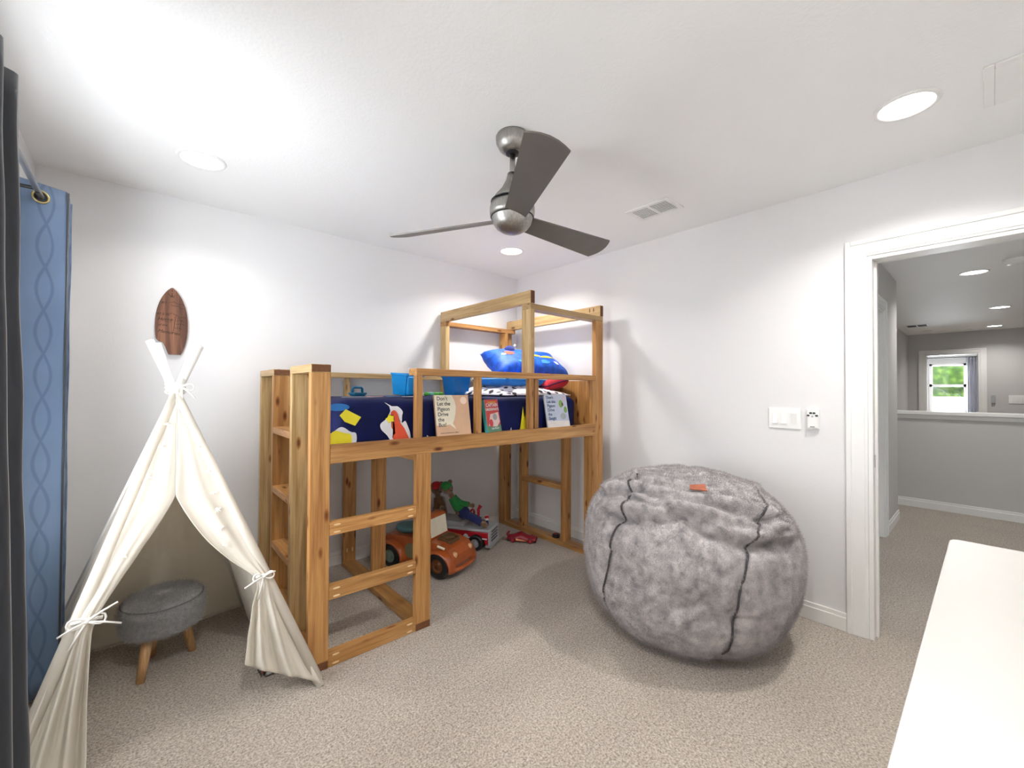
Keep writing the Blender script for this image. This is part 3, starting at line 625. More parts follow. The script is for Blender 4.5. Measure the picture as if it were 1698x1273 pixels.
def pillow(name, c, s, label, m, rz=0, rx=0, ry=0, prints=(), piping=None, seed=1.0):
    t = thing(name, c, label, 'pillow')
    Mt = Matrix.Rotation(rz, 4, 'Z') @ Matrix.Rotation(ry, 4, 'Y') @ Matrix.Rotation(rx, 4, 'X')
    w_, d_, h_ = s[0]/2, s[1]/2, s[2]/2
    def prof(a, b): return (max(0, (1-a**4)*(1-b**4)))**.45
    def surf(a, b, sg, lift=0):
        n = noise.noise(Vector((a*1.7+seed, b*1.7, sg)))*.18+noise.noise(Vector((a*5+seed, b*5, sg)))*.06
        k = 1-.10*(1-abs(a))*abs(b)**3-.0
        return Mt @ Vector((a*w_*(1-.06*(1-b*b)), b*d_*(1-.06*(1-a*a)), sg*(h_*prof(a, b)*(1+n)+lift)))
    b = MB(); 
    b.grid(lambda u, v: surf(2*u-1, 2*v-1, 1), 28, 28); b.grid(lambda u, v: surf(2*u-1, 2*v-1, -1), 28, 28)
    b.build('pillow_cover', m, t, local=True, smooth=True, merge=True)
    for (ca, cb, ra, rb, pm, ph) in prints:
        b = MB(); cv = b.bm.verts.new(surf(ca, cb, 1, .003)); rings = []
        for q in (.5, 1.0):
            rings.append([b.bm.verts.new(surf(max(-.97, min(.97, ca+q*ra*math.cos(a)*(1+.22*math.sin(3*a+ph)))), max(-.97, min(.97, cb+q*rb*math.sin(a)*(1+.22*math.cos(2*a+ph)))), 1, .003)) for a in [2*PI*k/20 for k in range(20)]])
        for k in range(20):
            k2 = (k+1) % 20; b.bm.faces.new([cv, rings[0][k], rings[0][k2]]); b.bm.faces.new([rings[0][k], rings[1][k], rings[1][k2], rings[0][k2]])
        b.build('printed_shape', pm, t, local=True)
    if piping:
        pts = [surf(math.copysign(min(1, abs(math.cos(a))*1.35), math.cos(a))*.995, math.copysign(min(1, abs(math.sin(a))*1.35), math.sin(a))*.995, 1) for a in [2*PI*k/80 for k in range(81)]]
        MB().tube(pts, .004, 6).build('piping', piping, t, local=True, smooth=True)
    return t
MBLU = flat('royal_blue_velour', sr(10, 84, 196), .6, var=.45, scale=22, bump=.6, bscale=30); MBL3 = cloth('bright_blue_velour', sr(4, 122, 216), var=.1); MNV2 = cloth('deep_navy', sr(16, 40, 120), var=.2)
blk = thing('bunched_blanket', (-.62, -.55, 1.262), 'bunched white blanket with black printed shapes under the pillows', 'blanket')
def bpatch():
    t = NT('car_print_fabric'); v = t.n('TexVoronoi'); v.inputs['Scale'].default_value = 17; t.l(t.tc.outputs['Object'], v.inputs['Vector'])
    r = t.ramp(v.outputs['Distance'], [(.30, sr(36, 34, 44)), (.34, sr(150, 140, 150)), (.40, sr(228, 224, 232))]); t.l(r.outputs[0], t.p.inputs['Base Color']); t.p.inputs['Roughness'].default_value = .9; return t.m
MB().grid(lambda u, v: Vector((-.98+.68*u, -.98+.75*v, 1.262+.075*math.sin(PI*min(1, u*1.02))**.5*math.sin(PI*v)**.5*(1+.5*noise.noise(Vector((u*6, v*6, 1))))+.012*math.sin(u*46+3*math.sin(v*5))*math.sin(PI*u)*math.sin(PI*v))), 70, 30).build('blanket_cloth', bpatch(), blk, smooth=True, solid=.006)
pillow('blue_pillow', (-.66, -.66, 1.376), (.50, .40, .11), 'flat bright blue pillow with light piping lying on the blanket', MBL3, rz=.1, piping=C('light_blue_piping', 150, 206, 240), seed=4)
pillow('red_pillow', (-.335, -.74, 1.350), (.24, .34, .11), 'small red pillow squeezed against the right end of the bed', cloth('red_velour', sr(190, 16, 44), var=.2), rz=-.15, ry=-.25, seed=2, prints=[(-.75, 0, .2, .5, M_CREAM, 1), ], piping=M_NAVY)
pillow('printed_pillow', (-.40, -.56, 1.510), (.74, .36, .21), 'plump royal blue pillow with yellow, red and white prints on top of the pile', MBLU, rz=-.16, seed=9, rx=.55,
       prints=[(.12, .05, .2, .16, M_YELLOW, 1), (.5, -.1, .22, .10, M_YELLOW, 3), (.66, -.55, .08, .14, M_WPRINT, 5), (-.55, .15, .13, .15, M_RPRINT, 2), (-.72, .05, .06, .09, M_WPRINT, 3), (-.1, -.5, .10, .14, M_YELLOW, 4), (-.35, -.6, .1, .1, M_SKYP, 6), (.3, -.6, .12, .12, M_SKYP, 2)])
def plush_ear():
    t = thing('plush_toy', (-.535, -.50, 1.60), 'small dark blue plush toy tucked on top of the printed pillow behind the roof post', 'plush toy')
    MB().ball((-.535, -.50, 1.635), (.050, .05, .045), 16).build('body', MNV2, t, smooth=True); MB().ball((-.50, -.53, 1.675), (.012, .012, .016), 10).build('ear', M_WPRINT, t, smooth=True)
plush_ear()

def book(name, x0, x1, hgt, thick, label, cover, spine, lean=.17, yb=-1.158, turn=0.0):
    """a book standing on the front rail, leaning back against the mattress"""
    t = thing(name, ((x0+x1)/2, yb, 1.037), label, 'book', 'picture books standing on the bed rail', rz=turn)
    Mx = Matrix.Rotation(-lean, 4, 'X'); w_ = x1-x0
    def bx(nm, a, b_, c, d, e, f, m, bev=.0012):
        q = MB(); q.obox(Mx @ Matrix.Translation(((a+b_)/2, (c+d)/2, (e+f)/2)), b_-a, d-c, f-e); return q.build(nm, m, t, local=True, bevel=bev)
    bx('pages', -w_/2+.002, w_/2-.003, .002, thick-.002, .003, hgt-.003, M_CREAM)
    bx('front_cover', -w_/2, w_/2, 0, .002, 0, hgt, cover); bx('back_cover', -w_/2, w_/2, thick-.002, thick, 0, hgt, cover); bx('spine', -w_/2-.0015, -w_/2+.0015, 0, thick, 0, hgt, spine)
    def onc(u, v, d=.0): return Mx @ Matrix.Translation((-w_/2+u*w_, -.0006-d, v*hgt)) @ Matrix.Rotation(PI/2, 4, 'X')
    def shape(pts, m, d=0, nm='cover_print'):
        q = MB(); q.bm.faces.new([q.bm.verts.new(Mx @ Vector((-w_/2+u*w_, -.0008-d, v*hgt))) for u, v in pts]); bmesh.ops.triangulate(q.bm, faces=q.bm.faces); return q.build(nm, m, t, local=True)
    def txt(body, u, v, size, m, align='LEFT', nm='title', d=.001, shear=0):
        c = bpy.data.curves.new(nm, 'FONT'); c.body = body; c.size = size; c.extrude = .0002; c.align_x = align; c.space_line = .98; c.shear = shear; c.offset = size*.012
        o = bpy.data.objects.new(nm, c); COL.objects.link(o); me = bpy.data.meshes.new_from_object(o.evaluated_get(bpy.context.evaluated_depsgraph_get())); bpy.data.objects.remove(o)
        me.transform(onc(u, v, d)); me.materials.clear(); me.materials.append(m); q = bpy.data.objects.new(nm, me); COL.objects.link(q); q.parent = t
    return t, shape, txt
def ell(cu, cv, ru, rv, n=24): return [(cu+ru*math.cos(2*PI*k/n), cv+rv*math.sin(2*PI*k/n)) for k in range(n)]
M_INK = C('ink_grey', 62, 60, 62); M_INKB = C('ink_blue', 70, 92, 130)
t, shp, txt = book('picture_book', -1.640, -1.404, .235, .012, 'square tan picture book with a cream speech balloon on the bed rail, leftmost book', C('tan_cover', 216, 176, 144), C('tan_spine', 190, 150, 120))
shp([(0, 1), (.50, 1), (.57, .86), (.60, .70), (.57, .52), (.52, .38), (.47, .29), (.56, .14), (.38, .27), (.2, .24), (0, .26)], M_CREAM)
shp(ell(.84, .86, .10, .095), C('pale_pink_print', 244, 218, 200), .0004)
txt("Don't\nLet the\nPigeon\nDrive\nthe\nBus!", .06, .87, .031, M_INK); txt('words and pictures by mo willems', .10, .055, .0088, M_INK, nm='author_line')
t, shp, txt = book('comic_book', -1.296, -1.146, .205, .026, 'thick red and green comic book with a teal spine on the bed rail', C('red_cover', 196, 66, 62), C('teal_spine', 60, 150, 144), turn=.30)
shp([(0, 0), (1, 0), (1, .20), (0, .20)], C('green_print', 92, 138, 110)); shp([(.1, .2), (.3, .55), (.9, .6), (.95, .3), (.7, .15)], C('pale_print', 226, 200, 196), .0003); shp(ell(.3, .28, .14, .12), C('red_print', 206, 60, 70), .0005); shp(ell(.62, .46, .16, .10), C('grey_print', 160, 156, 160), .0006)
txt('THE ADVENTURES OF', .5, .90, .0095, M_YELLOW, 'CENTER', 'series_line'); txt('CAPTAIN', .5, .78, .031, M_WPRINT, 'CENTER'); txt('UNDERPANTS', .5, .66, .0225, M_WPRINT, 'CENTER'); txt('DAV PILKEY', .56, .08, .016, M_WPRINT, 'CENTER', 'author_line')
t, shp, txt = book('picture_book', -.740, -.508, .235, .012, 'square pale blue picture book with green prints on the bed rail, rightmost book', C('pale_blue_cover', 196, 206, 226), C('white_spine', 226, 228, 232), lean=.19)
shp([(0, 0), (1, 0), (1, .17), (0, .2)], C('white_lower_print', 232, 226, 222)); shp(ell(.70, .71, .09, .12), C('leaf_green_print', 130, 176, 84), .0004); shp(ell(.88, .52, .075, .10), C('leaf_green_print', 130, 176, 84), .0004); shp(ell(.86, .86, .10, .10), C('mauve_print', 206, 196, 214), .0004); shp(ell(.74, .32, .13, .10), C('grey_wash_print', 176, 180, 186), .0004); shp(ell(.77, .69, .035, .06), C('maroon_print', 110, 50, 50), .0006)
txt("Don't\nLet the\nPigeon\nDrive\nthe\nSleigh!", .07, .87, .031, M_INKB)

# ------------------------------------------------------------------ toys under the bed
def wheel(parent, x, y, r, w_, hubm, tm=None):
    Mw = Matrix.Translation((x, y, r)) @ Matrix.Rotation(PI/2, 4, 'X')
    o = MB().lathe([(r*.55, -w_/2), (r*.86, -w_/2), (r*.97, -w_*.36), (r, -w_*.2), (r, w_*.2), (r*.97, w_*.36), (r*.86, w_/2), (r*.55, w_/2)], Mw, 36, close=False).build('tyre', tm or M_RUBBER, parent, local=True, smooth=True)
    MB().lathe([(0, -w_*.30), (r*.2, -w_*.34), (r*.25, -w_*.22), (r*.46, -w_*.22), (r*.58, -w_*.46), (r*.58, w_*.46), (r*.46, w_*.22), (r*.25, w_*.22), (r*.2, w_*.34), (0, w_*.30)], Mw, 28, close=False).build('hub_cap', hubm, o, local=True, smooth=True)
def truck_orange():
    t = thing('ride_on_truck', (-1.285, -.458, 0), 'rusty orange ride-on toy pickup truck with a teal seat under the bed', 'ride-on toy', rz=math.radians(-68.3))
    m = M_ORANGE
    # lower body, with arches cut in the side outline
    def arch(cx, r, z0, n=9, s=1): return [(cx-s*r*math.cos(PI*k/(n-1)), z0+r*math.sin(PI*k/(n-1))) for k in range(n)]
    poly = [(-.31, .08), (-.315, .17), (-.29, .225), (-.10, .235), (.02, .235), (.04, .235), (.20, .225), (.275, .205), (.315, .16), (.32, .10), (.305, .065), (.30, .06)]
    poly += arch(.20, .098, .062, s=-1) + arch(-.225, .098, .062, s=-1)
    MB().prism(poly, -.125, .125).build('body', m, t, local=True, bevel=.012, seg=3)
    for sgn in (-1, 1):       # rounded fenders
        for cx, nm in ((.20, 'front_fender'), (-.225, 'rear_fender')):
            b = MB(); ys = sgn*.118
            def fn(u, v, cx=cx, ys=ys, sgn=sgn):
                a = PI*1.06*u-.09; rr = .108+.014*math.sin(PI*v); return Vector((cx+rr*math.cos(a), ys+sgn*(v-.35)*.085, .070+rr*math.sin(a)))
            b.grid(fn, 20, 6); b.build(nm, m, t, local=True, smooth=True, solid=.010)
    # cab: front wall with a windshield, low back
    MB().prism([(-.005, .22), (-.02, .30), (-.01, .385), (.02, .395), (.075, .385), (.105, .225)], -.115, .115).build('cab', m, t, local=True, bevel=.014, seg=3)
    MB().prism([(.102, .245), (.083, .370), (.085, .372), (.105, .246)], -.095, .095).build('windshield', M_CREAM, t, local=True)
    for s in (-1, 1): MB().box(.005, .07, s*.1150, s*.1165, .27, .36).build('side_window', C('side_window_grey', 150, 110, 90), t, local=True)
    # open engine in the hood
    MB().prism([(.125, .225), (.135, .250), (.235, .238), (.245, .21)], -.062, .062).build('engine', M_BROWN, t, local=True, bevel=.006)
    MB().lathe([(.045, 0), (.050, .012), (.04, .02), (0, .021)], Matrix.Translation((.185, 0, .240)), 24, close=False).build('air_filter', M_BROWN, t, local=True, smooth=True)
    MB().tube([(.325, -.13, .075), (.338, -.06, .072), (.338, .06, .072), (.325, .13, .075)], .014, 10).build('bumper', m, t, local=True, smooth=True)
    for s in (-1, 1): MB().lathe([(.0, .016), (.016, .012), (.020, 0), (.018, -.02)], Matrix.Translation((.305, s*.095, .165)) @ Matrix.Rotation(PI/2, 4, 'Y'), 16).build('headlight', C('amber_lens', 226, 176, 130, .2), t, local=True, smooth=True)
    MB().tube([(.255, -.150, .215), (.20, -.152, .225)], .008, 8).build('side_lamp', M_CREAM, t, local=True)
    # seat
    MB().lathe([(.0, .285), (.07, .285), (.095, .278), (.10, .262), (.095, .246), (.07, .240), (.07, .22), (0, .22)], Matrix.Translation((-.175, 0, 0)) @ Matrix.Diagonal((1.05, .95, 1, 1)), 32, close=False).build('seat', M_TEAL, t, local=True, smooth=True)
    for s in (-1, 1): MB().lathe([(0, 0), (.055, 0), (.053, .0015), (0, .0015)], Matrix.Translation((-.06, s*.1255, .14)) @ Matrix.Rotation(PI/2, 4, 'X'), 24, close=False).build('door_decal', C('faded_decal', 128, 128, 98), t, local=True)
    for s in (-1, 1): wheel(t, .20, s*.135, .090, .055, C('copper_hub', 122, 78, 48, .35, metal=.5)); wheel(t, -.225, s*.135, .085, .055, C('faded_hub', 120, 140, 130, .4))
    MB().box(-.24, .22, -.11, .11, .07, .10).build('chassis', M_BLACK, t, local=True)
truck_orange()
def truck_fire():
    t = thing('ride_on_fire_truck', (-.806, -.29, 0), 'red and grey ride-on toy fire truck parked beside the orange truck', 'ride-on toy', rz=math.radians(-58.5))
    W = .115
    def arch(cx, r, z0, n=9): return [(cx+r*math.cos(PI*k/(n-1)), z0+r*math.sin(PI*k/(n-1))) for k in range(n)]
    poly = [(-.26, .05), (-.26, .15), (.225, .15), (.225, .05)] + arch(.12, .073, .052) + arch(-.16, .073, .052)
    MB().prism(poly, -W, W).build('body', M_RED, t, local=True, bevel=.008, seg=2)
    MB().box(-.25, .23, -W-.003, W+.003, .150, .172).build('deck', M_GREY, t, local=True, bevel=.006)
    MB().box(.222, .236, -W, W, .045, .165).build('grille_surround', M_GREY, t, local=True, bevel=.004)
    for k in range(7): MB().box(.235, .239, -.072, .072, .070+k*.0125, .076+k*.0125).build('grille_bar', M_BLACK if k % 2 == 0 else M_SILVER, t, local=True)
    MB().box(.20, .25, -W-.004, W+.004, .030, .050).build('bumper', M_SILVER, t, local=True, bevel=.004)
    MB().prism([(-.24, .17), (-.24, .215), (-.02, .205), (.0, .172)], -.095, .095).build('seat', M_GREY, t, local=True, bevel=.012, seg=3)
    MB().prism([(-.26, .17), (-.285, .36), (-.255, .365), (-.215, .205)], -.08, .08).build('backrest', M_GREY, t, local=True, bevel=.02, seg=3)
    MB().box(-.20, .215, -W-.0025, -W+.001, .094, .104).build('side_stripe', M_WPRINT, t, local=True); MB().box(-.20, .215, W-.001, W+.0025, .094, .104).build('side_stripe', M_WPRINT, t, local=True)
    for s in (-1, 1): MB().lathe([(0, 0), (.022, 0), (0, .0012)], Matrix.Translation((.03, s*(W+.002), .105)) @ Matrix.Rotation(-s*PI/2, 4, 'X'), 18, close=False).build('round_badge', M_WPRINT, t, local=True)
    st = MB().tube([(.06, 0, .17), (.045, 0, .235)], .012).build('steering_column', M_GREY, t, local=True)
    MB().tube([(.035+.0*math.cos(a), .052*math.cos(a), .245+.045*math.sin(a)) for a in [2*PI*k/20 for k in range(21)]], .009, 8).build('steering_wheel', M_RED, st, local=True, smooth=True)
    MB().tube([(.075, .05, .17), (.07, .06, .28), (.085, .075, .31)], [.010, .013, .016]).build('water_cannon', M_RED, t, local=True, smooth=True)
    for x in (.12, -.16):
        for s in (-1, 1): wheel(t, x, s*(W+.004), .064, .045, M_GREY)
truck_fire()
def remesh_body(parts, name, m, parent, vox=.006):
    b = MB()
    for p in parts:
        if p[0] == 'b': b.ball(p[1], p[2], 14)
        else: b.tube(p[1], p[2], 10); 
    o = b.build(name, m, parent, smooth=True)
    r = o.modifiers.new('skin', 'REMESH'); r.mode = 'VOXEL'; r.voxel_size = vox; r.use_smooth_shade = True
    s = o.modifiers.new('soft', 'SMOOTH'); s.iterations = 3; return o
def teddy(label, pelvis, chest, head, hands, feet, skinm, shirt, pants, capm, s=1.0):
    """plain soft bear; separate knitted clothes"""
    V = Vector; pelvis, chest, head = V(pelvis), V(chest), V(head)
    t = thing('plush_bear', (pelvis.x, pelvis.y, min(pelvis.z, *[f[2] for f in feet])), label, 'plush toy', 'plush bears under the bed')
    r = .036*s
    hd = (head-chest).normalized(); side = hd.cross(V((0, -1, 0))).normalized() if abs(hd.y) < .9 else V((1, 0, 0))
    parts = [('b', tuple(head), .050*s), ('b', tuple(chest), .040*s), ('t', [chest, head], .024*s), ('t', [pelvis, chest], [.042*s, .038*s])]
    for h_ in hands: parts += [('t', [chest+(V(h_)-chest)*.1, (chest+V(h_))/2+V((0, 0, -.005)), V(h_)], [.018*s, .016*s, .015*s]), ('b', h_, .020*s)]
    for f_ in feet: parts += [('t', [pelvis, (pelvis+V(f_))/2, V(f_)], [.026*s, .022*s, .019*s]), ('b', f_, .026*s)]
    for sg in (-1, 1): parts.append(('b', tuple(head+hd*.030*s+side*sg*.048*s), .021*s))
    parts.append(('b', tuple(head+V((0, -.042, -.010))*s), .024*s))
    bdy = remesh_body(parts, 'body', skinm, t)
    MB().tube([pelvis+(chest-pelvis)*.25, pelvis+(chest-pelvis)*.7, chest+(head-chest)*.25], [.050*s, .047*s, .036*s], 20).build('jumper', shirt, t, smooth=True)
    MB().tube([pelvis+(chest-pelvis)*.35, pelvis, pelvis-(chest-pelvis)*.25], [.051*s, .052*s, .040*s], 20).build('shorts', pants, t, smooth=True)
    for h_ in hands: MB().tube([chest+(V(h_)-chest)*.12, (chest+V(h_))/2+V((0, 0, -.005)), chest+(V(h_)-chest)*.82], [.024*s, .022*s, .021*s], 14).build('sleeve', shirt, t, smooth=True)
    for f_ in feet: MB().tube([pelvis, (pelvis+V(f_))/2, pelvis+(V(f_)-pelvis)*.84], [.034*s, .030*s, .027*s], 14).build('trouser_leg', pants, t, smooth=True)
    MB().ball(tuple(head+hd*.020*s), (.052*s, .052*s, .040*s), 18).build('knit_beanie', capm, t, smooth=True)
    for sg in (-1, 1): MB().ball(tuple(head+V((sg*.018, -.046, .008))*s), .005*s, 8).build('eye', M_BLACK, t)
    MB().ball(tuple(head+V((0, -.066, -.005))*s), (.008*s, .006*s, .006*s), 8).build('nose', M_BLACK, t)
M_BEAR = fur('brown_plush', sr(92, 62, 40), sr(130, 92, 62), sr(156, 114, 80), 80, 260)
M_BEAR2 = fur('honey_plush', sr(196, 158, 120), sr(220, 184, 148), sr(232, 204, 172), 80, 260)
gk = cloth('green_knit', sr(34, 128, 58)); nk = cloth('navy_knit', sr(26, 36, 92)); rk = cloth('red_knit', sr(196, 24, 40)); bk = cloth('brown_knit', sr(112, 78, 48))
teddy('brown plush bear in green beanie and navy trousers leaning back on the toy fire truck', (-.87, -.33, .275), (-.935, -.27, .385), (-.985, -.245, .485), [(-.84, -.40, .35), (-.93, -.32, .29)], [(-.745, -.42, .205), (-.79, -.50, .205)], M_BEAR, gk, nk, gk, 1.0)
teddy('brown plush bear with a red beanie sitting on the rear of the toy fire truck', (-.995, -.165, .265), (-1.01, -.15, .375), (-1.02, -.14, .470), [(-1.03, -.24, .33), (-1.07, -.19, .30)], [(-1.06, -.26, .14), (-1.09, -.20, .13)], M_BEAR, bk, bk, rk, 1.0)
def peg():
    t = thing('toy_figure', (-.70, -.44, .172), 'tiny red, white and blue toy figure standing on the fire truck deck', 'toy figure')
    MB().lathe([(0, .172), (.016, .172), (.017, .19), (.012, .215), (0, .216)], Matrix.Translation((-.715, -.43, 0)), 16, close=False).build('body', nk, t, smooth=True)
    MB().ball((-.715, -.43, .226), (.019, .019, .017), 14).build('head', M_WPRINT, t, smooth=True); MB().ball((-.715, -.43, .238), (.020, .020, .013), 14).build('cap', M_RED, t, smooth=True)
peg()
def racecar():
    t = thing('toy_race_car', (-.415, -.545, 0), 'small glossy red toy race car with a tan side stripe on the carpet', 'toy car', rz=math.radians(-52))
    L = .125
    def fn(u, v):
        x = -L+2*L*u; a = PI*v; hw = .052*(1-.25*abs(2*u-1)**3)
        top = .034+.006*math.sin(PI*u)+.026*math.exp(-((x+.015)/.045)**2)*(1 if True else 0); sp = math.sin(a)
        return Vector((x, -hw*math.cos(a)*(1 if abs(math.cos(a)) < .98 else .98), .014+top*sp**.6))
    MB().grid(fn, 28, 14).build('body', M_DRED, t, local=True, smooth=True, solid=.003)
    MB().box(-L, L*.98, -.045, .045, .010, .020).build('floor_pan', M_BLACK, t, local=True)
    MB().prism([(.012, .056), (.040, .045), (.0405, .049), (.014, .060)], -.030, .030).build('windshield', M_WPRINT, t, local=True)
    MB().box(-.135, -.115, -.048, .048, .062, .066).build('rear_spoiler', M_DRED, t, local=True); MB().box(-.127, -.121, -.03, -.026, .035, .064).build('spoiler_stay', M_DRED, t, local=True); MB().box(-.127, -.121, .026, .03, .035, .064).build('spoiler_stay', M_DRED, t, local=True)
    for s in (-1, 1): MB().prism([(-.05, .022), (-.045, .036), (.01, .030), (.05, .018)], s*.0525, s*.0545).build('side_stripe', C('tan_stripe', 226, 160, 110), t, local=True)
    for x in (.075, -.075):
        for s in (-1, 1): wheel(t, x, s*.048, .023, .018, M_RED, C('red_tyre', 110, 24, 32, .4))
racecar()
def puck():
    t = thing('toy_spinner', (-.19, -.72, .038), 'small black round toy with a red top resting on the right bed sill', 'toy')
    Mp = Matrix.Translation((-.20, -.74, .038)); MB().lathe([(0, 0), (.028, 0), (.034, .006), (.034, .022), (.028, .028), (0, .028)], Mp, 28, close=False).build('base', M_BLACK, t, smooth=False)
    MB().lathe([(0, .028), (.020, .028), (.018, .034), (0, .036)], Mp, 20, close=False).build('top_button', M_DRED, t)
puck()

# ------------------------------------------------------------------ bean bag
def beanbag():
    cx, cy, zc, RR, ht, hb, e = -.595, -2.08, .42, .55, .44, .47, .82
    t = thing('bean_bag_chair', (cx, cy, 0), 'huge round grey faux fur bean bag standing against the right wall', 'bean bag')
    folds = [([(165, 30), (180, 33), (194, 37), (206, 42), (219, 31), (239, 24), (252, 24)], .042, 6.5), ([(140, 40), (165, 55), (198, 52), (226, 49), (252, 38)], .036, 6), ([(178, 47), (196, 45), (212, 40), (232, 36), (256, 30)], .026, 5),
             ([(252, 38), (268, 36)], .012, 6), ([(250, 24), (262, 22)], .012, 7), ([(230, 66), (262, 58), (300, 50)], .012, 5), ([(140, 64), (190, 62), (235, 58)], .022, 5), ([(170, 8), (205, -4), (228, -8)], .012, 8), ([(176, -16), (200, -6), (222, 4)], .010, 8)]
    def seam_az(el): # left, right seams
        T_ = ((-60, 145, 228), (-30, 151, 228), (-15, 160, 228), (0, 165, 229), (15, 168, 234), (30, 169, 243), (42, 168, 256), (52, 158, 282), (60, 148, 300), (72, 120, 318))
        for (e0, l0, r0), (e1, l1, r1) in zip(T_, T_[1:]):
            if el <= e1: k = max(0, (el-e0)/(e1-e0)); return l0+(l1-l0)*k, r0+(r1-r0)*k
        return 120, 318
    seams_extra = (20, 85, 320)
    def base(az, el):
        c = max(0.0, math.cos(el)); s = math.sin(el); return c**e*RR, (ht if s > 0 else hb)*math.copysign(abs(s)**e, s)
    def surf(azd, eld, lift=0):
        az, el = math.radians(azd), math.radians(eld); r, z = base(az, el)
        p = Vector((math.cos(az)*r, math.sin(az)*r, z)); n = p.normalized() if p.length else Vector((0, 0, 1)); d = 0
        for pts, amp, w_ in folds:
            best = 1e9; sgn = 1; frac = 0
            for (a0, e0), (a1, e1) in zip(pts, pts[1:]):
                k = max(0, min(1, ((azd-a0)*(a1-a0)*.6+(eld-e0)*(e1-e0))/(((a1-a0)**2)*.6+(e1-e0)**2)))
                q = math.hypot((azd-a0-(a1-a0)*k)*math.cos(el)*.9, eld-e0-(e1-e0)*k)
                if q < best: best = q; sgn = 1 if eld > e0+(e1-e0)*k else -1
            if best < w_*3:
                x = best*sgn/w_; d += amp*(.9*math.exp(-((x-1.0)**2)*1.6)-1.0*math.exp(-((x+.35)**2)*3.5))
        l, rr = seam_az(eld)
        for sa in (l, rr)+seams_extra:
            dd = abs((azd-sa+180) % 360-180)*max(.2, c_(el)); d -= .016*math.exp(-(dd/2.4)**2)
        d += noise.noise(p*5)*.014+noise.noise(p*14+Vector((4, 1, 7)))*.006+noise.noise(p*34)*.0022
        q = p+n*(d+lift); return Vector((cx+min(q.x, .592), cy+q.y, max(.0, zc+q.z)))
    def c_(el): return abs(math.cos(el))
    o = MB().grid(lambda u, v: surf(360*u, -89.5+179*v), 240, 130, wrap=True).build('fur_cover', M_FUR, t, smooth=True)
    for which in (0, 1):
        pts = [surf(seam_az(el)[which], el, .008) for el in range(-42, 68, 2)]
        MB().tube(pts, .0050, 6).build('seam', M_SEAM, t, smooth=True)
    # leather patch label
    b = MB(); 
    b.grid(lambda u, v: surf(216-6.2+12.4*u, 59.2-2.4+4.8*v, .022), 6, 4); b.build('leather_patch', M_LEATHER, t, solid=.004)
    # fur
    ps = o.modifiers.new('fur', 'PARTICLE_SYSTEM'); s = ps.particle_system.settings; s.type = 'HAIR'; s.count = 90000; s.hair_length = .008; s.hair_step = 3
    s.root_radius = .6; s.tip_radius = .15; s.radius_scale = .0024; s.effector_weights.gravity = 0; s.normal_factor = .002; s.factor_random = .0022; s.brownian_factor = .0015
beanbag()

# ------------------------------------------------------------------ dresser by the camera
def dresser():
    t = thing('white_dresser', (-1.55, -3.36, 0), 'glossy white dresser whose top fills the lower right corner', 'dresser')
    x0, x1, y0, y1, zt = -2.35, -.80, -3.60, -3.118, .80
    b = MB(); r = .028; pts = []
    for cx_, cy_, a0 in ((x1-r, y1-r, 0), (x0+r, y1-r, PI/2), (x0+r, y0+r, PI), (x1-r, y0+r, 1.5*PI)):
        for k in range(7): a = a0+PI/2*k/6; pts.append((cx_+r*math.cos(a), cy_+r*math.sin(a)))
    lo = [b.bm.verts.new((x, y, zt-.028)) for x, y in pts]; hi = [b.bm.verts.new((x, y, zt)) for x, y in pts]
    b.bm.faces.new(lo[::-1]); b.bm.faces.new(hi)
    for i in range(len(pts)): j = (i+1) % len(pts); b.bm.faces.new([lo[i], lo[j], hi[j], hi[i]])
    b.build('top_panel', M_DESK, t, bevel=.004)
    MB().box(x0+.02, x1-.02, y0+.005, y1-.03, .08, zt-.028).build('cabinet_body', M_DESK, t, bevel=.002)
    MB().box(x0+.04, x1-.04, y0+.02, y1-.06, .0, .08).build('plinth', M_DESK, t)
    for c in range(2):
        for k in range(3):
            xa = x0+.03+c*.745; d = MB().box(xa, xa+.735, y1-.03, y1-.012, .095+k*.225, .31+k*.225).build('drawer_front', M_DESK, t, bevel=.002)
            MB().tube([(xa+.30, y1-.012, .205+k*.225), (xa+.30, y1+.004, .205+k*.225), (xa+.44, y1+.004, .205+k*.225), (xa+.44, y1-.012, .205+k*.225)], .004, 8).build('handle', M_SILVER, d)
dresser()

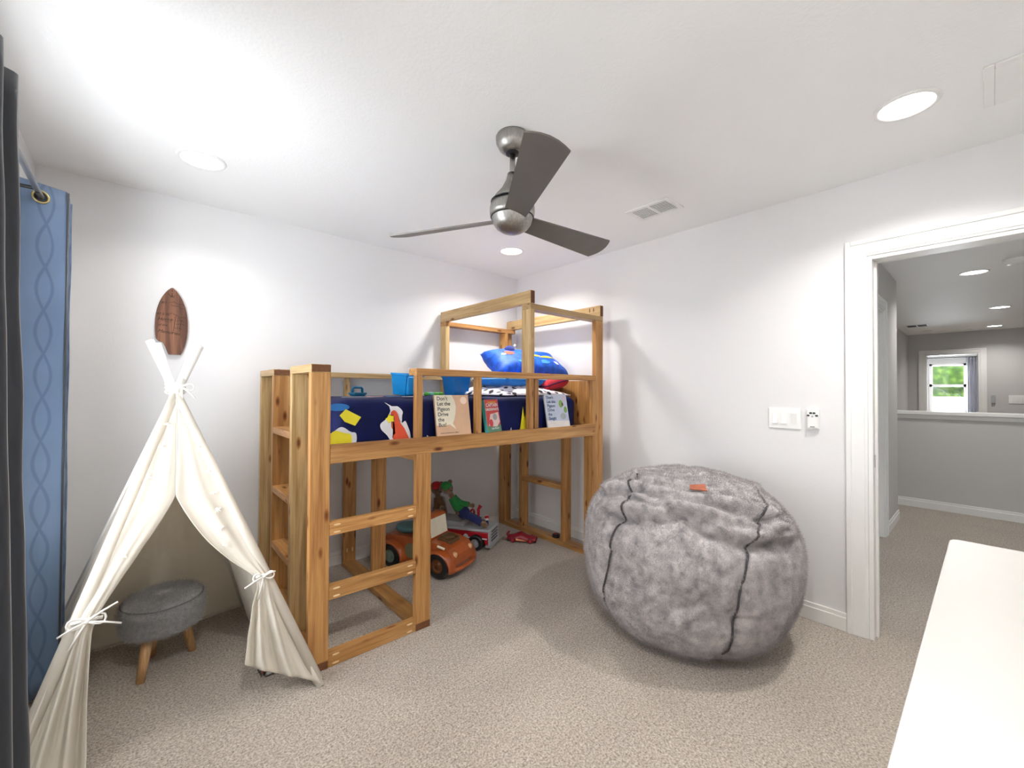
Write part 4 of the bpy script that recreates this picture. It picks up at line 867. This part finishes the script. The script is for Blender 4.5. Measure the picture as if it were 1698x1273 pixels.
# ------------------------------------------------------------------ surfboard plaque
def plaque():
    t = thing('surfboard_plaque', (-2.765, -.01, 1.70), 'wooden surfboard-shaped plaque with a bite cut out on the wall above the tent', 'wall plaque')
    cx, z0, z1 = -2.762, 1.500, 1.894; n = 26; right = []; left = []
    for i in range(n+1):
        v = i/n; z = z0+(z1-z0)*v; w_ = .076*math.sin(PI*(.16+.84*(1-(1-v)))*.5+0) if False else .076*(math.sin(PI*min(1, (v*.78+.26))))**.62 if v < .97 else .018
        w_ = .076*max(0, (1-abs((v-.42)/.585)**2.3))**.75 if v > .42 else .076*(1-.42*((.42-v)/.42)**2.2)
        right.append((cx+max(w_, .001), z)); left.append((cx-max(w_, .001), z))
    # bite in the lower left
    lf = [p for p in left if p[1] > z0+.078]; bite = [(cx-.058, z0+.076), (cx-.040, z0+.070), (cx-.028, z0+.045), (cx-.018, z0+.012), (cx-.012, z0)]
    poly = [(cx-.012, z0)]+[p for p in right]+lf[::-1]+bite[:-1]
    MB().prism(poly, -.020, -.004).build('board', M_WALNUT, t, bevel=.002)
    ink = C('burnt_ink', 44, 26, 20, .8)
    def tx(s, x, z, size, sh=.25, rot=0): text('lettering', s, Matrix.Translation((x, -.0204, z)) @ Matrix.Rotation(rot, 4, 'Y') @ Matrix.Rotation(PI/2, 4, 'X'), size, ink, t, shear=sh)
    tx('#1', cx-.048, 1.797, .022, .1); tx('97.5 mi', cx-.070, 1.727, .020, .2, -.02); tx('Home', cx-.066, 1.697, .027, .35); tx('of the', cx-.064, 1.665, .018); tx('Memories', cx-.064, 1.628, .025, .3, .12)
    def line(pts, r=.0009): MB().tube([(cx+x, -.0204, z) for x, z in pts], r, 5).build('burnt_line', ink, t)
    line([(.0, 1.862), (-.002, 1.838)], .0014); line([(-.014, 1.852), (-.008, 1.846), (.008, 1.846), (.014, 1.85)], .0012); line([(-.010, 1.838), (-.004, 1.842), (.006, 1.84), (.012, 1.836)], .0012); line([(-.018, 1.858), (-.014, 1.85)]); 
    line([(-.012, 1.806), (.01, 1.812), (.03, 1.80), (.05, 1.805), (.064, 1.782)]); line([(-.005, 1.792), (.015, 1.788), (.03, 1.79), (.04, 1.775), (.060, 1.778)]); line([(-.03, 1.741), (0, 1.743), (.02, 1.736), (.04, 1.722), (.066, 1.724)])
    line([(.02, 1.736), (.015, 1.70), (.010, 1.66), (.004, 1.62)]); line([(.02, 1.70), (.04, 1.705), (.058, 1.70)]); line([(.02, 1.68), (.045, 1.684), (.06, 1.678)]); line([(.014, 1.655), (.03, 1.66), (.046, 1.652)]); line([(.045, 1.706), (.04, 1.67), (.036, 1.64)]); line([(.028, 1.722), (.05, 1.70)]); line([(-.032, 1.692), (.0, 1.690)])
    MB().ball((cx, -.02, 1.876), .0032, 8).build('hanging_hole', M_BLACK, t)
plaque()

# ------------------------------------------------------------------ teepee
def teepee():
    A = Vector((-2.775, -.75, 1.31)); FT = {'FL': Vector((-3.215, -1.25, 0)), 'FR': Vector((-2.285, -1.262, 0)), 'BL': Vector((-3.23, -.26, 0)), 'BR': Vector((-2.41, -.25, 0))}
    t = thing('play_teepee', (-2.77, -.75, 0), 'cream cotton play teepee with open tied-back door flaps', 'play tent')
    off = {'FL': Vector((.012, -.014, 0)), 'FR': Vector((-.012, -.014, 0)), 'BL': Vector((.016, .014, 0)), 'BR': Vector((-.016, .014, 0))}
    for k, ft in FT.items():
        c = A+off[k]; d = (c-ft); top = c+d*(.205/1.31) if k[0] == 'F' else c+d*(.185/1.31)
        MB().tube([ft, top], .0165, 16).build('pole', M_POLE, t, smooth=True)
    def P_(k, tt, out=.017):
        c = A+off[k]; p = c+(FT[k]-c)*tt; ctr = Vector((A.x, A.y, p.z)); d = (p-ctr); 
        return p+(d.normalized()*out if d.length > .01 else Vector((0, 0, 0)))
    def panel(a, b, sag, seed, hem=1.0, t0=.035):
        mid = (FT[a]+FT[b])/2-Vector((A.x, A.y, 0)); n = Vector((-mid.x, -mid.y, 0)).normalized()
        def fn(u, v):
            tt = t0+(1-t0)*v; p = P_(a, tt)*(1-u)+P_(b, tt)*u; s = math.sin(PI*u)
            w_ = .012*noise.noise(Vector((u*3, v*2.5, seed)))+.006*noise.noise(Vector((u*11, v*1.5, seed+5)))
            q = p+n*(sag*s*(tt**1.2)+w_*s*1.5)
            q.z = max(.003, q.z-.004*v); return q
        return MB().grid(fn, 40, 40).build('canvas_panel', M_CANVAS, t, smooth=True, solid=.002)
    panel('BL', 'BR', .06, 1); panel('FL', 'BL', .035, 2); panel('FR', 'BR', .075, 3)
    # fabric sleeves hiding the two front poles
    for k in ('FL', 'FR'):
        MB().tube([P_(k, .03, .002), P_(k, .5, .002), P_(k, .985, .002)], [.019, .020, .021], 14).build('pole_sleeve', M_CANVAS, t, smooth=True)
    nf = (FT['FR']-FT['FL']).cross(A-FT['FL']).normalized()
    if nf.y > 0: nf = -nf
    def fp(s, tt, d=0): # point on the front plane
        return P_('FL', tt, .008)*(1-s)+P_('FR', tt, .008)*s+nf*d
    def lerp(tab, x):
        for (a, va), (b, vb) in zip(tab, tab[1:]):
            if x <= b: k = (x-a)/(b-a); k = k*k*(3-2*k) if False else k; return va+(vb-va)*k
        return tab[-1][1]
    innerR = [(0, .5), (.12, .5), (.24, .485), (.355, .468), (.42, .57), (.50, .69), (.566, .80), (.61, .885), (.64, .93), (.67, .905), (.71, .85), (.79, .78), (.86, .735), (1.0, .70)]
    innerL = [(0, .5), (.12, .5), (.24, .485), (.355, .462), (.424, .335), (.483, .24), (.546, .165), (.60, .115), (.636, .092), (.675, .095), (.77, .138), (.873, .18), (.94, .205), (1.0, .22)]
    def gather(tt): return math.exp(-((tt-.64)/.05)**2)
    def flap(tab, right, hemfn):
        def fn(u, v):
            tt = .03+v*(hemfn(u)-.03); si = lerp(tab, tt); so = 1.0 if right else 0.0
            s = so+(si-so)*u; below = max(0, tt-.64)/.36; above = max(0, min(1, tt/.60))
            d = 0
            if below > 0: d += (.030*math.sin(u*PI*6.0+.6)+.016*math.sin(u*PI*11+1))*min(1, below*2.2)*(.35+u*.65)
            d += .012*math.sin(u*9+tt*4+(2 if right else 0))*above*u*(1-gather(tt))
            d += .022*math.sin(PI*u)*gather(tt)
            d += .010*noise.noise(Vector((u*5, tt*4, 3 if right else 8)))*above
            q = fp(s, tt, d+.004); q.z = max(.005, q.z); return q
        return MB().grid(fn, 44, 90).build('door_flap', M_CANVAS, t, smooth=True, solid=.002)
    flap(innerR, True, lambda u: .995-(.125*u**.8 if u < .6 else .083+(u-.6)*.12)); flap(innerL, False, lambda u: .995)
    # seams and ties
    MB().tube([fp(.497, .05, .014), fp(.487, .2, .016), fp(.468, .352, .016)], .0022, 6).build('centre_seam', M_CANVAS, t)
    def bow(c, s, r=.0035, seed=0, tails=((-.04, 0, -.07), (.05, 0, -.06))):
        b = MB(); rd = random.Random(seed)
        for sg in (-1, 1):
            pts = [c+Vector((sg*s*math.sin(PI*k/8)*.9, -.012, s*.35*math.sin(2*PI*k/8)+.003*rd.random())) for k in range(9)]; b.tube(pts, r, 6)
        for tl in tails: b.tube([c+Vector((0, -.01, 0)), c+Vector(tl)*.45+Vector((0, -.018, .006)), c+Vector(tl)+Vector((0, -.012, 0))], r, 6)
        b.ball(tuple(c+Vector((0, -.012, 0))), r*2.1, 8); return b.build('ribbon_tie', M_RIBBON, t, smooth=True)
    cR = fp(.965, .637, .03); cL = fp(.055, .640, .03)
    bow(cR, .045, seed=1, tails=((-.07, 0, -.03), (.045, 0, .012), (-.02, 0, -.09))); bow(cL, .055, seed=2, tails=((.09, 0, -.035), (-.05, 0, -.10), (.08, 0, .045), (-.07, 0, -.03)))
    for s0, s1, tt in ((.925, 1.01, .637), (-.01, .12, .640)):
        MB().tube([fp(s0, tt, .020), fp((s0+s1)/2, tt-.002, .036), fp(s1, tt, .020)], .006, 8).build('gathering_band', M_RIBBON, t, smooth=True)
    b = MB()
    for k in range(3): 
        z = 1.285+.014*k; b.tube([(A.x+.034*math.cos(a), A.y+.034*math.sin(a), z+.006*math.sin(a*2+k)) for a in [2*PI*j/18 for j in range(19)]], .005, 6)
    b.build('apex_lashing', M_RIBBON, t, smooth=True)
    bow(A+Vector((.02, -.035, -.005)), .05, seed=4, tails=((.01, 0, -.20), (.05, 0, -.05), (-.03, 0, -.28)))
    # small knotted ties down both front poles
    for k, ts in (('FR', (.12, .21, .29, .36, .41, .47, .52)), ('FL', (.13, .20, .29, .38, .5))):
        for i, tt in enumerate(ts):
            s = .90-.02*i+.02 if k == 'FR' else .12+.05*(i % 2); c = fp(s if tt > .2 else (.80 if k == 'FR' else .2), tt, .014); b = MB()
            b.ball(tuple(c), .0065, 8); 
            for q in range(4): a = random.uniform(0, 2*PI); b.tube([c, c+Vector((.014*math.cos(a), -.006, .012*math.sin(a)-.004))], [.003, .0015], 5)
            b.build('knotted_tie', M_RIBBON, t)
teepee()

def stool():
    cx, cy = -2.80, -.63
    t = thing('footstool', (cx, cy, 0), 'small round grey fluffy footstool with wooden legs inside the tent', 'footstool')
    rr = .150
    o = MB().lathe([(0, .185), (rr*.9, .186), (rr*.985, .200), (rr, .225), (rr, .29), (rr*.985, .312), (rr*.93, .327), (rr*.7, .334), (0, .337)], Matrix.Translation((cx, cy, 0)), 64, close=False).build('seat_cushion', M_FUR2, t, smooth=True)
    s_ = o.modifiers.new('sub', 'SUBSURF'); s_.levels = s_.render_levels = 2
    tx = bpy.data.textures.new('fluff', 'CLOUDS'); tx.noise_scale = .012; d = o.modifiers.new('fluff', 'DISPLACE'); d.texture = tx; d.strength = .010
    ps = o.modifiers.new('fur', 'PARTICLE_SYSTEM'); s = ps.particle_system.settings; s.type = 'HAIR'; s.count = 14000; s.hair_length = .010; s.hair_step = 3; s.root_radius = .5; s.tip_radius = .2; s.radius_scale = .0022; s.brownian_factor = .006; s.effector_weights.gravity = 0
    MB().tube([(cx+(rr+.002)*math.cos(a), cy+(rr+.002)*math.sin(a), .316) for a in [2*PI*k/48 for k in range(49)]], .003, 6).build('piping', C('grey_piping', 120, 118, 118), t, smooth=True)
    for dx, dy in ((-.45, -.55), (.60, .25), (-.25, .75)):
        n = math.hypot(dx, dy); ux, uy = dx/n, dy/n
        MB().tube([(cx+ux*.125, cy+uy*.125, 0), (cx+ux*.085, cy+uy*.085, .19)], [.0165, .022], 18).build('leg', M_BEECH, t, smooth=True)
stool()
def wrapper():
    t = thing('plastic_wrapper', (-2.42, -.99, 0), 'crumpled clear and coloured plastic wrapper on the carpet under the right tent flap', 'wrapper')
    m = NT('crinkled_film'); n = m.noise(34, 2); r = m.ramp(n.outputs[0], [(.38, sr(190, 188, 184)), (.5, sr(120, 96, 84)), (.56, sr(60, 84, 66)), (.64, sr(176, 90, 80))]); m.l(r.outputs[0], m.p.inputs['Base Color']); m.p.inputs['Roughness'].default_value = .2; m.p.inputs['Alpha'].default_value = .75
    MB().grid(lambda u, v: Vector((-2.475+.14*u, -1.05+.09*v, .006+abs(noise.noise(Vector((u*5, v*4, 2))))*.05)), 16, 12).build('film', m.m, t, solid=.0008)
wrapper()

# ------------------------------------------------------------------ curtains
def curtain_sheet(name, m, path, z0, z1, parent, flare=0.0, fdir=Vector((1, 0, 0))):
    """path(u)->(x,y); UV in metres of cloth"""
    N = 120; M_ = 30; me = bmesh.new(); uvl = me.loops.layers.uv.new('UVMap'); pts = [Vector((*path(i/N), 0)) for i in range(N+1)]; ln = [0]
    for i in range(N): ln.append(ln[-1]+(pts[i+1]-pts[i]).length)
    g = [[me.verts.new(pts[i]+fdir*flare*(1-j/M_)**1.1*(.85+.15*math.sin(i*.2))+Vector((.004*noise.noise(Vector((i*.12, j*.3, 0))), .004*noise.noise(Vector((i*.12, j*.3, 5))), z0+(z1-z0)*j/M_))) for j in range(M_+1)] for i in range(N+1)]
    for i in range(N):
        for j in range(M_):
            f_ = me.faces.new([g[i][j], g[i+1][j], g[i+1][j+1], g[i][j+1]]); f_.smooth = True
            for lp, (a, b) in zip(f_.loops, ((i, j), (i+1, j), (i+1, j+1), (i, j+1))): lp[uvl].uv = (ln[a], z0+(z1-z0)*b/M_)
    L = ROOTLOC.get(parent.name, Vector()); bmesh.ops.translate(me, verts=me.verts, vec=-L)
    d = bpy.data.meshes.new(name); me.to_mesh(d); me.free(); d.materials.append(m); o = bpy.data.objects.new(name, d); COL.objects.link(o); o.parent = parent
    q = o.modifiers.new('thick', 'SOLIDIFY'); q.thickness = .0025; return o
ROD_X, ROD_Z = -3.212, 2.085
def curtains():
    r = thing('curtain_rod', (ROD_X, -1.6, ROD_Z), 'thin metal curtain rod above the window on the left wall', 'curtain rod')
    MB().tube([(ROD_X, -2.75, ROD_Z), (ROD_X, -.60, ROD_Z)], .0095, 14).build('rod', M_ROD, r, smooth=True)
    for y in (-.60, -2.75): MB().ball((ROD_X, y, ROD_Z), .017, 14).build('finial', M_BLACK, r, smooth=True)
    for y in (-.72, -2.6): MB().tube([(LX, y, ROD_Z+.005), (ROD_X, y, ROD_Z+.005), (ROD_X, y, ROD_Z-.010)], .007, 10).build('bracket', M_BLACK, r)
    c = thing('window_curtain', (ROD_X, -.66, .02), 'patterned satin curtain coloured as daylit, bunched at the far end of the window', 'curtain')
    def path(u):
        # stacked waves; the last half-wave faces the camera
        if u < .30: k = u/.30; return (-3.288+.148*k, -.675+.075*k)
        k = (u-.30)/.70; ph = k*2.5*2*PI
        return (-3.214+.074*math.cos(ph), -.600+.36*k*.55)
    curtain_sheet('curtain_panel', M_CURT_LIT, path, .03, ROD_Z+.055, c)
    MB().tube([(-3.1385, -.600, .03), (-3.1385, -.600, ROD_Z+.05)], .0045, 8).build('side_hem', M_CURT_SHADED, c, smooth=True)
    n = Vector((.075, -.148, 0)).normalized(); cc = Vector((-3.214, -.6375, ROD_Z)); ux = Vector((.148, .075, 0)).normalized()
    MB().tube([cc+n*.003+ux*.024*math.cos(a)+Vector((0, 0, .024*math.sin(a))) for a in [2*PI*k/28 for k in range(29)]], .0038, 8).build('grommet', M_BRASS, c, smooth=True)
    MB().lathe([(0, 0), (.021, 0)], Matrix.Translation(cc+n*.0028) @ n.to_track_quat('Z', 'Y').to_matrix().to_4x4(), 24, close=False).build('grommet_hole', M_BLACK, c)
    c = thing('near_curtain', (ROD_X, -1.9, .02), 'patterned satin curtain coloured as shaded, hanging nearest the viewer at the left edge', 'curtain')
    def path2(u):
        ph = u*4*2*PI; return (-3.205+.062*math.cos(ph), -1.56-.62*u)
    curtain_sheet('curtain_panel', M_CURT_SHADED, path2, .03, ROD_Z+.022, c, flare=.06)
curtains()
